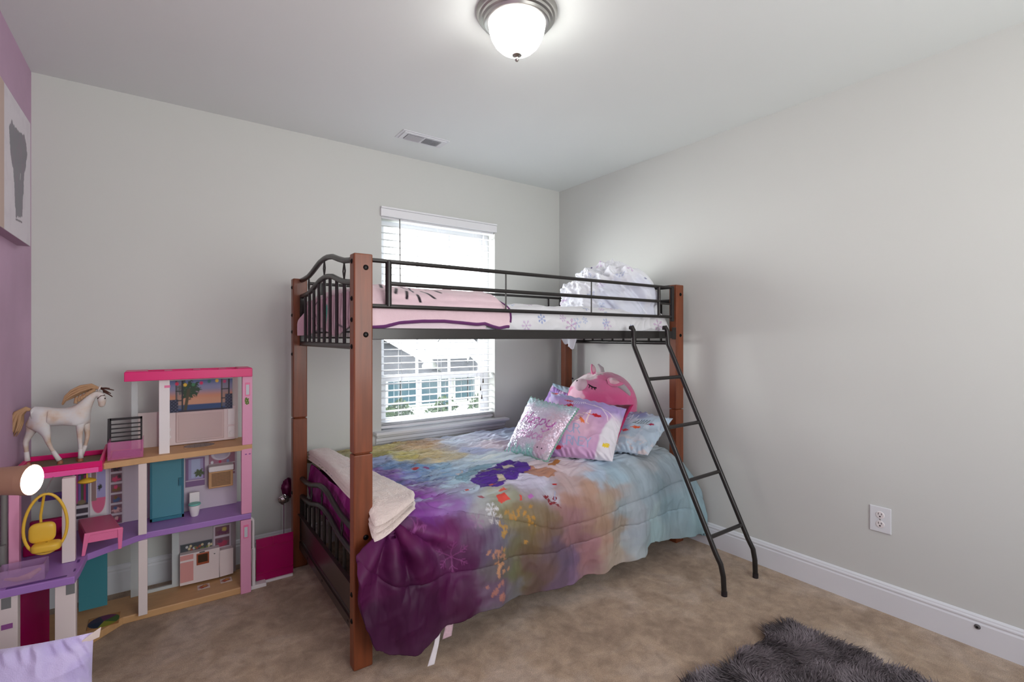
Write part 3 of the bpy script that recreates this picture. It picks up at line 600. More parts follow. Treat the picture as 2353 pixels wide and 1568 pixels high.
poly([(1380, 600), (1420, 588), (1440, 605), (1400, 618)], (176, 104, 176), .004, 14); poly([(1590, 500), (1620, 512), (1618, 524), (1595, 516)], (180, 44, 44), .002, 15)
for a_, b_, w_, h_ in ((1520, 600, 20, 16), (1555, 620, 16, 22), (1590, 640, 20, 14), (1600, 610, 14, 18), (1570, 645, 14, 12), (1615, 655, 12, 14), (1545, 590, 12, 12)): poly([(a_ - w_, b_), (a_, b_ - h_), (a_ + w_, b_), (a_, b_ + h_)], (124, 28, 42), .003, 16)
p.line([pc(1500, 590), pc(1640, 672)], .004, (110, 60, 60)); p.line([pc(1600, 560), pc(1600, 620)], .003, (150, 160, 190))
for a_, b_, c_ in ((575, 372, (196, 62, 66)), (565, 402, (200, 72, 80)), (650, 400, (140, 84, 140)), (690, 452, (140, 90, 140)), (950, 560, (196, 96, 90)), (1140, 525, (206, 96, 84)), (1210, 560, (206, 100, 84)), (1050, 612, (150, 90, 100))): poly([(a_ - 30, b_), (a_, b_ - 8), (a_ + 32, b_ + 2), (a_, b_ + 10)], c_, .004, 17)
for k in range(60):                                                         # leaf sprays
    a_, b_, c_ = [(1165 + 34 * rng.normal() * .8, 1010 + 20 * rng.normal(), (180, 128, 100)), (1180 + 30 * rng.normal(), 1115 + 28 * rng.normal(), (186, 134, 98)), (1150 + 26 * rng.normal(), 1270 + 45 * rng.normal(), (170, 112, 96)), (1215 + 22 * rng.normal(), 830 + 45 * rng.normal(), (176, 134, 62)), (1405 + 18 * rng.normal(), 790 + 70 * rng.normal(), (180, 130, 50)), (1310 + 30 * rng.normal(), 720 + 14 * rng.normal(), (176, 130, 60))][k % 6]
    x, y_ = pc(a_, b_); p.blob(x, y_, .009 + .005 * rng.random(), .007, c_, rng.random() * 3, .35, .5, k % 9, .75)
x, y_ = pc(545, 825); p.flake(x, y_, .040, .0034, (150, 80, 142), .6); x, y_ = pc(840, 1040); p.flake(x, y_, .066, .0036, (132, 66, 120), .8, .5)
x, y_ = pc(1135, 735); p.flake(x, y_, .040, .0032, (196, 190, 190), .6); x, y_ = pc(1125, 690); p.flake(x, y_, .028, .0030, (214, 216, 222), .6); x, y_ = pc(1015, 785); p.flake(x, y_, .032, .0030, (150, 112, 146), .5)
p.mix(.5 * np.clip(seam, 0, 1), (58, 44, 66))
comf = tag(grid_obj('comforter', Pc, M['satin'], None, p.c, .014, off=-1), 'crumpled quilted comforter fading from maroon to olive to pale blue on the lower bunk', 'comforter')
# foot end of the comforter, turned down inside the lower footboard
uy, vz = np.meshgrid(np.linspace(0, 1, 120), np.linspace(0, 1, 40)); Yf_ = 1.90 + uy * .88; Zf = .553 - vz * .20
Xf = .648 - .010 * np.sin(vz * 3.1) + .006 * fbm(Yf_ * 9, vz * 2, 71); pf = Paint(Yf_, Zf, (122, 18, 100)); pf.mix(.5 * sst(.1, .5, fbm(Yf_ * 22, Zf * 8, 72)), (170, 70, 150))
Pf = np.stack([Xf, Yf_, Zf], -1); grid_obj('end_flap', Pf, M['satin'], comf, pf.c, .008)
tg = mat('white_label', (214, 206, 208), .8, var=.1, vscale=60)
def ribbon(name, pts, w, m, parent, wdir=(1, 0, 0), thick=.0012):
    P = np.array(pts, float); ts = np.linspace(0, len(P) - 1, 24); C = np.stack([np.interp(ts, range(len(P)), P[:, i]) for i in range(3)], -1)
    wd_ = np.array(wdir, float); ww = np.interp(ts, range(len(P)), w if isinstance(w, (list, tuple)) else [w] * len(P))
    G = C[:, None, :] + np.linspace(-.5, .5, 5)[None, :, None] * ww[:, None, None] * wd_; return grid_obj(name, G, m, parent, None, thick)
a, c, d = W(1010, 1435, 'y', 1.70), W(1003, 1480, 'y', 1.66), W(990, 1530, 'y', 1.63)
ribbon('care_label', [a, c, (d[0], d[1], max(d[2], .004))], [.02, .022, .03], tg, comf, (.9, -.1, 0))
ribbon('care_label', [W(1030, 1418, 'y', 1.70), W(1032, 1440, 'y', 1.69), W(1027, 1466, 'y', 1.69)], [.034, .036, .04], mat('pink_label', (214, 180, 190), .8, var=.2, vscale=90), comf, (.95, -.1, .08))

# folded sherpa throw across the foot end (three stacked layers)
th = thing('folded_throw', (.73, 2.3, ZT), 'folded cream sherpa throw lying across the foot end of the lower bunk', 'blanket')
def throw_layer(name, z0, t, dx, dy0, droop):
    n1, n2 = 110, 40; s, w = np.meshgrid(np.linspace(0, 1, n1), np.linspace(0, 1, n2))
    Y = 2.86 - s * (1.12 + dy0 - .045 * w ** 2.2); xl = .640 + .012 * np.sin(s * 6); xr = .755 + .078 * s + dx + .010 * np.sin(s * 9) * s - .03 * sst(.93, 1, s)
    dr = sst(.88, 1.0, s) * droop * sst(1.1, .0, w)
    X = xl + (xr - xl) * w - dr * .22; prof = (1 - np.abs(2 * w - 1) ** 6) ** .5 * (1 - np.abs(2 * s - 1) ** 26) ** .5
    base = z0 - dr
    fz = .004 * fbm(X * 30, Y * 30, 77) + .006 * pn(X * 8, Y * 6, 78)
    T_ = np.stack([X, Y - dr * .15, base + (t + fz) * prof], -1); B = np.stack([X, Y - dr * .15, base - t * .25 * prof], -1)
    grid_obj(name, np.concatenate([T_, B[::-1]], 0), M['sherpa'], th)
throw_layer('bottom_fold', ZT + .010, .018, .0, .0, .07); throw_layer('middle_fold', ZT + .026, .018, -.010, -.008, .06); throw_layer('top_fold', ZT + .043, .024, -.002, -.002, .05)

# ------------------------------------------------------------------ upper bed
SNOW = [(1.36, .055, 0), (1.50, .16, 1), (1.62, .04, 0), (1.70, .19, 2), (1.84, .08, 1), (1.95, .17, 0), (2.06, .05, 2), (2.16, .2, 1), (2.28, .10, 0), (2.40, .18, 2), (2.44, .05, 1)]
def snow_print(p, ox=0.0, oy=0.0, n=0, w=1.9, h=1.2, seed=3):
    g = np.random.default_rng(seed)
    for k in range(n):
        x, y = ox + w * g.random(), oy + h * g.random(); c = [(150, 168, 214), (186, 142, 196), (120, 140, 190)][k % 3]
        p.flake(x, y, .012 + .022 * g.random(), .0032, c, .5, g.random())
u_, v_ = np.meshgrid(np.linspace(0, 1, 760), np.linspace(0, 1, 380))
msec = [(0, 2.822, 1.246), (.10, 2.824, 1.34), (.155, 2.80, 1.388), (.20, 2.76, 1.402), (.60, 2.36, 1.410), (1.05, 1.925, 1.402), (1.10, 1.882, 1.385), (1.155, 1.858, 1.33), (1.24, 1.856, 1.250)]
mq, my, mz = (np.array(c) for c in zip(*msec))
Qm = v_ * 1.24; Xm = .650 + 1.843 * u_; Ym = smooth_interp(Qm, mq, my); Zm = smooth_interp(Qm, mq, mz)
er = (1 - np.abs(2 * u_ - 1) ** 60) ** .5; Zm = 1.246 + (Zm - 1.246) * (.15 + .85 * er) + 0 * Zm
Pm = np.stack([Xm, Ym, Zm], -1); Nm = normals(Pm); Nm *= np.sign(Nm[190, 380, 2])
hm = .008 * fbm(Xm * 4, Qm * 5, 81) + .006 * (ridge(Xm * 6 + Qm * 7, Qm * 11 - Xm * 4, 82) - .4) + .008 * (ridge(Xm * 12 + Qm * 9, Qm * 9 - Xm * 10, 83) - .4) * sst(2.0, 2.35, Xm)
Pm = Pm + Nm * (hm * er)[..., None]
p = Paint(Xm, Qm, (226, 226, 230)); snow_print(p, 1.15, .1, 60, 1.35, 1.1, 5)
for x, d, c in SNOW: p.flake(x, 1.24 - .245 + d, .024 + .014 * (c == 2), .0030, [(150, 170, 214), (126, 146, 200), (184, 128, 184)][c], .8, x)
um = tag(grid_obj('upper_mattress', Pm, M['fabric'], None, p.c), 'upper bunk mattress in a white sheet printed with blue and violet snowflakes', 'mattress')
Z = MB().box((.66, 1.875, 1.2435), (2.485, 2.805, 1.262)).build('mattress_base', mat('mattress_ticking', (222, 220, 216), .8), um, smooth=False)
# corner of the sheet hanging below the frame at the rear head post
g1, g2 = np.meshgrid(np.linspace(-1, 1, 26), np.linspace(0, 1, 18))
cx_, cy_, cz_ = W(1322, 782, 'x', 2.44)
Pk = np.stack([cx_ + .012 * np.sin(g1 * 5) + 0 * g2, 2.70 + g1 * .09 * (1 - .5 * g2), 1.25 - g2 * .075 * (1 - .35 * g1) - .006 * np.cos(g1 * 9)], -1)
grid_obj('sheet_corner', Pk, M['fabric'], um, np.ones(Pk.shape) * lin((214, 216, 222)), .003)

# pink printed fleece blanket at the foot of the upper bed
u_, v_ = np.meshgrid(np.linspace(0, 1, 240), np.linspace(0, 1, 200))
bsec = [(0, 2.832, 1.285), (.08, 2.836, 1.36), (.14, 2.81, 1.425), (.20, 2.76, 1.448), (.62, 2.34, 1.455), (1.02, 1.955, 1.450), (1.10, 1.885, 1.428), (1.17, 1.848, 1.372), (1.22, 1.842, 1.335), (1.28, 1.842, 1.278)]
bq, by, bz = (np.array(c) for c in zip(*bsec))
Qb = v_ * 1.28; xr_ = 1.262 - .02 * np.sin(Qb * 8) + np.where(Qb > 1.1, .035 * np.sin((Qb - 1.1) / .18 * 2.6), 0)
Xb = .632 + (xr_ - .632) * u_; hemq = np.interp(Xb, [.63, .70, .76, .86, .96, 1.05, 1.12, 1.16, 1.20, 1.24, 1.28], [.0, .005, .022, .030, .032, .026, .020, .024, .012, .004, .012])
Qb2 = Qb - hemq * sst(1.05, 1.28, Qb)
Yb = smooth_interp(Qb2, bq, by); Zb = smooth_interp(Qb2, bq, bz); Zb -= .040 * sst(.97, 1.0, u_) * sst(1.2, 1.0, Qb) + .03 * (1 - sst(0, .04, u_)) * sst(.1, .2, Qb) * sst(1.2, 1.1, Qb)
Pb = np.stack([Xb, Yb, Zb], -1); Nb = normals(Pb); Nb *= np.sign(Nb[100, 100, 2]); Pb = Pb + Nb * (.007 * fbm(Xb * 5, Qb * 5, 91) + .006 * (ridge(Xb * 4 + Qb * 5, Qb * 6 - Xb * 5, 92) - .4) * (1 - .6 * sst(1.1, 1.2, Qb)))[..., None]
p = Paint(Xb, Qb, (232, 204, 212))
def fr(px, py): q = W(px, py, 'y', 1.846); return (q[0], float(np.interp(-q[2], -bz[5:], bq[5:])))
for a_, c_ in (((924, 665), (914, 679)), ((942, 673), (937, 692)), ((965, 683), (967, 702)), ((982, 669), (1004, 693)), ((998, 662), (1024, 674)), ((892, 657), (888, 664))): p.line([fr(*a_), fr(*c_)], .012, (24, 14, 26))
p.line([fr(944, 659), fr(957, 672), fr(960, 662)], .010, (40, 24, 60)); p.line([fr(1062, 665), fr(1074, 668)], .008, (40, 24, 40))
p.blob(.80, .45, .12, .10, (206, 40, 140), .3, .3, .4, 2); p.blob(.95, .62, .12, .16, (96, 190, 176), .6, .3, .4, 3)
pb = tag(grid_obj('printed_blanket', Pb, M['fleece'], None, p.c, .007, off=-1), 'pale pink fleece blanket with purple edging at the foot of the upper bunk', 'blanket')
hem = Pb[-1, 6:]; b = MB(); b.tube([(q[0], q[1] - .005, q[2] + .002) for q in hem[::4]], .0078, 8); b.build('piping', M['trim_purple'], pb)
b = MB(); b.tube([(q[0] + .002, q[1] - .003, q[2] + .003) for q in Pb[60:, -1][::4]], .0072, 8); b.build('piping', M['trim_purple'], pb)
# under-fold of the same blanket below the hem
u2, v2 = np.meshgrid(np.linspace(0, 1, 90), np.linspace(0, 1, 16)); Xu = .70 + .47 * u2
Pu = np.stack([Xu, 1.838 + .006 * np.sin(v2 * 3.1), 1.278 + .045 * (1 - v2) * np.sin(u2 * 3.1) ** .4 + 0 * u2], -1)
grid_obj('under_fold', Pu, M['fleece'], pb, np.ones(Pu.shape) * lin((232, 214, 222)), .006)
u2, v2 = np.meshgrid(np.linspace(0, 1, 130), np.linspace(0, 1, 44)); Yk = 1.878 + u2 * .905; Zk = 1.435 - v2 * (.165 - .02 * np.sin(u2 * 11)); 
Xk = .632 - .004 * np.sin(v2 * 3) - .050 * np.exp(-((Yk - 2.774) / .018) ** 2) * sst(.15, .7, v2) + .006 * fbm(Yk * 7, v2 * 1.5, 95) - .01 * np.exp(-((Yk - 1.90) / .02) ** 2) * sst(.1, .7, v2)
p = Paint(Yk, Zk, (222, 184, 198)); p.blob(2.40, 1.345, .03, .05, (60, 176, 156), .2, .2, .2); p.blob(2.44, 1.41, .03, .05, (190, 60, 140), .3, .2, .2); p.blob(2.53, 1.305, .025, .03, (214, 30, 132), 0, .2, .2)
for a_ in ((2.60, 1.30, 2.66, 1.34), (2.56, 1.30, 2.60, 1.36), (2.62, 1.39, 2.57, 1.42), (1.93, 1.36, 1.99, 1.33), (1.95, 1.39, 2.0, 1.38), (2.1, 1.28, 2.2, 1.30)): p.line([(a_[0], a_[1]), (a_[2], a_[3])], .008, (40, 20, 50))
grid_obj('foot_flap', np.stack([Xk, Yk, Zk], -1), M['fleece'], pb, p.c, .006)

# crumpled white snowflake comforter heaped at the head of the upper bunk
a_, t_ = np.meshgrid(np.linspace(0, 2 * np.pi, 300, endpoint=False), np.linspace(.0002, 1.0, 170)); th_ = t_ * np.pi / 2 * 1.0
cx0, cy0 = 2.305, 2.20; rx, ry = .205, .345
prof = np.sin(th_) ** .75; hgt = np.cos(th_) ** .62
X = cx0 + rx * prof * np.cos(a_); Y = cy0 + ry * prof * np.sin(a_); Zz = 1.355 + .318 * hgt * (1 - .28 * sst(.1, .55, Y - cy0) - .30 * sst(.15, -.45, X - cx0 + .1))
Pp = np.stack([X, Y, Zz], -1); Np = normals(Pp); Np *= np.sign((Np[40, :, 2]).mean())
s1, s2 = X * 3 + Zz * 2, Y * 3 - Zz * 2
hh = .045 * fbm(s1 * 1.4, s2 * 1.4, 101, 3) + .040 * (ridge(s1 * 1.7 + s2, s2 * 1.7 - s1, 102) - .4) + .016 * (ridge(s1 * 5 - s2 * 2, s2 * 5 + s1 * 2, 103) - .4) + .008 * (ridge(s1 * 11, s2 * 9, 104) - .4)
Pp = Pp + Np * hh[..., None]; Pp[..., 2] = np.maximum(Pp[..., 2], 1.350); Pp[..., 0] = np.minimum(Pp[..., 0], 2.50); Pp[..., 1] = np.clip(Pp[..., 1], 1.845, 2.80)
p = Paint(X + Zz * .8, Y + Zz * .4, (232, 234, 240)); snow_print(p, 3.0, 2.2, 46, .9, 1.3, 9)
for k in range(26): p.blob(3.0 + .8 * rng.random(), 2.3 + 1.1 * rng.random(), .006, .006, (60, 50, 110), 0, .2, a=.9)
p.mix(.35 * sst(.2, .6, fbm(X * 3, Y * 3, 105)), (196, 206, 236))
tag(grid_obj('white_comforter', Pp, M['fabric'], None, p.c, wrap=True), 'heaped white comforter with tiny snowflakes at the head of the upper bunk', 'comforter')

# ------------------------------------------------------------------ cushions and plush on the lower bed
def pillow(name, BL, BR, TR, TL, T, fn, label, cat='pillow', m=None, base=(220, 220, 230), seed=0, back=None, wr=.004, pinch=.06, n=170, group=None):
    BL, BR, TR, TL = (np.array(q, float) for q in (BL, BR, TR, TL)); w, h = np.linalg.norm(BR - BL), np.linalg.norm(TL - BL)
    u, v = np.meshgrid(np.linspace(0, 1, n), np.linspace(0, 1, n))
    def surf(u, v, side):
        a, b_ = 2 * u - 1, 2 * v - 1
        uu = .5 + (u - .5) * (1 - pinch * (1 - b_ ** 2)); vv = .5 + (v - .5) * (1 - pinch * (1 - a ** 2))
        P = BL * ((1 - uu) * (1 - vv))[..., None] + BR * (uu * (1 - vv))[..., None] + TR * (uu * vv)[..., None] + TL * ((1 - uu) * vv)[..., None]
        nn = np.cross(BR - BL, TL - BL); nn /= np.linalg.norm(nn)
        pr = (np.clip(1 - np.abs(a) ** 2.4, 0, 1) * np.clip(1 - np.abs(b_) ** 2.4, 0, 1)) ** .55
        hh = fbm(u * 3, v * 3, seed + side, 3) * wr * 1.5 + (ridge(u * 2.2 + v * 1.4, v * 2.6 - u * 1.7, seed + 5) - .4) * wr * 1.6
        ed = (1 - np.clip(np.minimum(1 - np.abs(a), 1 - np.abs(b_)) / .22, 0, 1)); hh = hh + ed * wr * 1.3 * np.sin((u * 60 + v * 47) + 3 * pn(u * 5, v * 5, seed))
        return P + nn * (side * T * pr + hh * np.minimum(pr * 3, 1))[..., None]
    p = Paint(u * w, v * h, base); fn(p, w, h); q = Paint(u * w, v * h, back or base)
    G = np.concatenate([surf(u, v, 1), surf(u, v, -1)[::-1]], 0); C = np.concatenate([p.c, q.c[::-1]], 0)
    o = grid_obj(name, G, m or M['fabric'], None, C); tag(o, label, cat, group); o['_t'] = 0; del o['_t']
    return o, (lambda a, b, side=1: surf(np.array([[a]]), np.array([[b]]), side)[0, 0])
# sequin material
sq_ = mat('reversible_sequins', attr=True, rough=.3, metal=.15, spec=.7); nt = sq_.node_tree; vo = nt.nodes.new('ShaderNodeTexVoronoi'); vo.inputs['Scale'].default_value = 190
tcc = nt.nodes.new('ShaderNodeTexCoord'); nt.links.new(tcc.outputs['Object'], vo.inputs['Vector']); vm = nt.nodes.new('ShaderNodeVectorMath'); vm.operation = 'MULTIPLY_ADD'
vm.inputs[1].default_value = (.5, .5, .5); vm.inputs[2].default_value = (-.25, -.25, -.25); nt.links.new(vo.outputs['Color'], vm.inputs[0])
ge = nt.nodes.new('ShaderNodeNewGeometry'); va = nt.nodes.new('ShaderNodeVectorMath'); nt.links.new(ge.outputs['Normal'], va.inputs[0]); nt.links.new(vm.outputs[0], va.inputs[1])
vn = nt.nodes.new('ShaderNodeVectorMath'); vn.operation = 'NORMALIZE'; nt.links.new(va.outputs[0], vn.inputs[0]); nt.links.new(vn.outputs[0], nt.nodes['Principled BSDF'].inputs['Normal'])

def f_seq(p, w, h):
    p.mix(.6 * sst(-.1, .5, fbm(p.X * 9, p.Y * 9, 111)), (206, 186, 216)); p.mix(sst(.78, .98, p.Y / h + .1 * fbm(p.X * 12, p.Y * 12, 112)), (184, 216, 222)); p.mix(sst(.22, .06, p.Y / h + .1 * fbm(p.X * 14, p.Y * 12, 113)), (150, 206, 200))
    p.mix(.7 * sst(.62, .78, p.X / w) * sst(.9, .7, p.Y / h), (216, 184, 200)); p.mix(.6 * sst(.2, .5, fbm(p.X * 30, p.Y * 6, 114)) * sst(.25, .1, p.Y / h), (206, 120, 186))
    p.text('Happy', w * .17, h * .52, h * .19, .008, (188, 104, 178), .25, .62); p.text('place', w * .26, h * .27, h * .16, .0075, (206, 150, 200), .25, .62)
    p.mix(.5 * sst(.0, .4, pn(p.X * 60, p.Y * 60, 115)), (220, 214, 232))
    cx, cy = w * .80, h * .14; p.blob(cx, cy, .040, .038, (214, 186, 206), 0, .2)
    for d in (-.014, .014): p.blob(cx + d, cy + .006, .0045, .0045, (60, 40, 60), 0, .2)
sp, sf = pillow('sequin_pillow', (1.606, 2.325, .575), (1.672, 2.020, .572), (1.872, 1.985, .848), (1.802, 2.335, .880), .062, f_seq,
                'pale lilac sequin pillow reading Happy place with green pom-pom edging', m=sq_, base=(222, 214, 232), seed=2, back=(214, 184, 200), pinch=.05, wr=.002)
b = MB()
for k in range(24):
    t = (k + .5) / 24
    for uv in ((t, 0), (1, t)): q = sf(*uv); b.ball(q, .0072, 8)
    if k % 2 == 0: q = sf(t, 1); b.ball(q, .0065, 8)
    if k % 3 == 0: q = sf(0, t); b.ball(q, .0065, 8)
b.build('pompom_trim', mat('sage_pompom', (126, 172, 156), .9, sheen=.5), sp)

def f_jour(p, w, h):
    p.mix(sst(.55, .9, p.Y / h + .12 * fbm(p.X * 7, p.Y * 7, 121)), (168, 148, 206)); p.mix(.7 * sst(.84, 1.0, p.Y / h) * sst(.6, .2, p.X / w), (176, 200, 232)); p.mix(.7 * sst(.3, .05, p.X / w) * sst(.5, .1, p.Y / h), (138, 106, 168))
    p.mix(.7 * np.exp(-(((p.X / w - .5) / .25) ** 2 + ((p.Y / h - .4) / .22) ** 2)), (226, 186, 200))
    p.mix(sst(.80, .84, p.X / w + .18 * (.5 - p.Y / h) + .02 * fbm(p.X * 9, p.Y * 9, 122)) * sst(.84, .6, p.Y / h), (222, 218, 226))
    p.text('Trust', w * -.02, h * .49, h * .22, .006, (232, 206, 206), .12, .48); p.text('YOUR', w * .10, h * .31, h * .13, .0048, (158, 170, 202), 0, .62); p.text('JOURNEY', w * .02, h * .13, h * .13, .0048, (158, 172, 206), 0, .58)
    for x, y, r, c, t in ((.30, .84, .018, (196, 24, 44), .1), (.10, .97, .02, (196, 30, 50), .1), (.68, .67, .024, (186, 18, 42), .1), (.30, .76, .02, (180, 20, 44), .3), (.50, .52, .020, (222, 112, 50), -1.1), (.16, .10, .020, (196, 30, 56), 0)): p.leaf(w * x, h * y, r, c, t)
    p.blob(w * .88, h * .20, .020, .014, (226, 196, 40), .5, .2, .4, 2)
    p.line([(w * .45, h * .86), (w * .72, h * .83), (w * .82, h * .70), (w * .84, h * .62)], .0045, (226, 206, 222)); p.line([(w * .62, h * .86), (w * .82, h * .78), (w * .93, h * .68)], .0045, (226, 206, 222))
    for k in range(7): p.line([(w * .36 + k * .008, h * .88), (w * (.33 + .03 * k), h * (.78 + .012 * k))], .0035, (222, 216, 240), .8)
pillow('journey_pillow', (1.734, 2.076, .580), (1.940, 1.800, .580), (2.146, 1.883, .833), (1.903, 2.266, .912), .085, f_jour,
       'lilac pillow reading Trust YOUR JOURNEY with printed red leaves', base=(198, 156, 196), seed=4, back=(214, 208, 220), wr=.007, pinch=.03, n=210)
pillow('maroon_pillow', (1.82, 2.14, .585), (1.985, 1.845, .580), (2.242, 1.914, .846), (2.0, 2.34, .83), .030, lambda p, w, h: p.mix(sst(.96, .99, p.X / w), (176, 20, 90)),
       'dark maroon cushion edge showing behind the lilac lettered pillow', base=(92, 16, 44), seed=6, back=(120, 14, 70), n=90)
def f_leafy(p, w, h):
    p.mix(sst(.55, .25, p.X / w + .1 * fbm(p.X * 8, p.Y * 8, 131)), (132, 134, 176)); p.mix(sst(.6, .95, p.Y / h + .1 * fbm(p.X * 8, p.Y * 5, 132)) * sst(.9, .5, p.X / w), (120, 122, 168)); p.mix(sst(.66, .85, p.X / w) * sst(.5, .8, p.Y / h), (186, 206, 224))
    p.mix(.8 * sst(.0, .4, fbm(p.X * 24, p.Y * 24, 133)) * sst(.32, .12, p.Y / h), (216, 200, 198)); p.mix(.6 * sst(.2, .5, fbm(p.X * 14, p.Y * 14, 134)), (206, 214, 226))
    for x, y, r, c, t in ((.44, .36, .022, (196, 26, 40), .2), (.60, .46, .022, (226, 90, 44), .3), (.80, .62, .016, (160, 26, 70), .4), (.16, .22, .014, (190, 40, 50), .2)): p.leaf(w * x, h * y, r, c, t)
    for k in range(6): p.line([(w * (.5 + .04 * k), h * (.52 + .02 * k)), (w * (.53 + .04 * k), h * (.62 + .02 * k))], .004, (70, 84, 90), .9)
    p.line([(w * .46, h * .50), (w * .76, h * .62)], .004, (70, 84, 90)); p.text('FAL', w * .12, h * .62, h * .16, .0045, (206, 206, 226), .3, .8)
pillow('leaf_print_pillow', (2.035, 2.05, .592), (2.185, 1.765, .585), (2.475, 1.812, .755), (2.375, 2.14, .775), .055, f_leafy,
       'blue-grey pillow printed with red and orange leaves lying at the head post', base=(178, 196, 212), seed=8, wr=.006, pinch=.03)
pillow('pale_blue_pillow', (2.18, 2.70, .60), (2.32, 2.38, .60), (2.45, 2.42, .86), (2.34, 2.76, .90), .05, lambda p, w, h: p.mix(.6 * sst(0, .5, fbm(p.X * 9, p.Y * 9, 141)), (200, 216, 226)),
       'pale blue pillow standing behind the pink plush by the rear post', base=(160, 188, 208), seed=9, n=80)
pillow('violet_pillow', (1.98, 2.60, .60), (2.12, 2.26, .60), (2.16, 2.30, .86), (2.165, 2.56, .912), .04, lambda p, w, h: p.mix(.7 * sst(.1, .4, fbm(p.X * 12, p.Y * 12, 142)), (216, 190, 220)),
       'violet and white pillow with its corner showing left of the pink plush', base=(150, 112, 186), seed=11, n=80)

# plush
PC = np.array((2.305, 2.235, .803)); 
ax1 = np.array((.62, -.78, .0)); ax1 /= np.linalg.norm(ax1); ax3 = np.array((0, 0, 1.)); ax2 = np.cross(ax3, ax1); RA = (.225, .165, .215)
Bm = np.stack([ax1, ax2, ax3], 1)
def hit(px, py):
    d = np.array(ray(px, py)); o = np.array((0, 0, CAMH)) - PC; d_ = (Bm.T @ d) / RA; o_ = (Bm.T @ o) / RA
    a, b_, c = d_ @ d_, 2 * d_ @ o_, o_ @ o_ - 1; D = b_ * b_ - 4 * a * c
    t = (-b_ - math.sqrt(max(D, 0))) / (2 * a); P = np.array((0, 0, CAMH)) + d * t; n = Bm @ ((Bm.T @ (P - PC)) / np.array(RA) ** 2); return P, n / np.linalg.norm(n)
def push(px, py, h): P, n = hit(px, py); return P + n * h
pk = mat('plush_fur', attr=True, rough=.95, bump=.35, bscale=260, bdist=.003, sheen=.6, spec=.1)
a_, t_ = np.meshgrid(np.linspace(0, 2 * np.pi, 160, endpoint=False), np.linspace(.001, np.pi - .001, 90))
loc = np.stack([np.sin(t_) * np.cos(a_), np.sin(t_) * np.sin(a_), np.cos(t_)], -1); loc_s = np.sign(loc) * np.abs(loc) ** .92
Gp = PC + (loc_s * np.array(RA)) @ Bm.T; Gp = Gp + .008 * fbm(Gp[..., 0] * 9 + Gp[..., 2] * 6, Gp[..., 1] * 9, 151)[..., None] * loc
Gp[..., 2] = np.maximum(Gp[..., 2], .578); Gp[..., 0] = np.minimum(Gp[..., 0], 2.525)
p = Paint(Gp[..., 0], Gp[..., 2], (214, 92, 142)); p.mix(sst(.86, .96, Gp[..., 2]), (214, 128, 166)); p.mix(.7 * sst(.1, .5, fbm(Gp[..., 0] * 12, Gp[..., 2] * 12, 152)), (222, 110, 156))
def spot(px, py, r, c, a=1.0, k=.03):
    P, n = hit(px, py); d = np.linalg.norm(Gp - P, axis=-1) + k * fbm(Gp[..., 0] * 20, Gp[..., 2] * 20, 153); p.mix(a * sst(r, r * .7, d), c)
for q in ((1352, 864, .060), (1337, 868, .055), (1370, 860, .045), (1322, 880, .035)): spot(*q, (222, 206, 210))
for q in ((1318, 905, .05), (1330, 912, .045)): spot(*q, (232, 186, 206), .9)
pl = tag(grid_obj('pink_plush_toy', Gp, pk, None, p.c, wrap=True), 'round pink cow-like plush toy with grey horns and closed eyes', 'plush toy')
gm_, bm_ = mat('grey_plush', (176, 168, 172), .95, sheen=.5, bump=.3, bscale=200), mat('embroidery_black', (26, 16, 26), .8)
P0, n0 = hit(1337, 886); tt = np.array((.55, -.75, .25)); MB().ball(P0 + n0 * .004, (.044, .044, .042), 24).build('snout', mat('pale_pink_plush', (206, 178, 190), .95, sheen=.5, bump=.3, bscale=200), pl)
for x, y in ((1335, 884), (1326, 880)):
    P_, n_ = hit(x, y); MB().ball(P_ + n_ * .043, .0066, 10).build('nostril', bm_, pl)
b = MB(); b.tube([push(x, y, .006) for x, y in ((1351, 883), (1357, 888), (1363, 891), (1371, 893))], .0042, 6)
for x, y, e, f in ((1356, 888, 1354, 893), (1361, 890, 1361, 896), (1366, 892, 1368, 897)): b.tube([push(x, y, .007), push(e, f, .007)], .0026, 6)
b.build('closed_eye', bm_, pl)
MB().tube([push(1323, 877, .002), push(1327, 874, .002)], .0028, 6).build('closed_eye', bm_, pl)
def cone_(pts, rs, name, m): return MB().tube(pts, rs, 14).build(name, m, pl)
cone_([push(1408, 878, -.01), push(1420, 886, .012), push(1432, 895, .014), push(1443, 906, .010), push(1446, 910, .006)], [.020, .021, .018, .012, .004], 'horn', gm_)
cone_([PC + np.array((.01, .0, .20)), PC + np.array((.012, .01, .235)), PC + np.array((-.006, .025, .262))], [.017, .015, .005], 'horn', gm_)
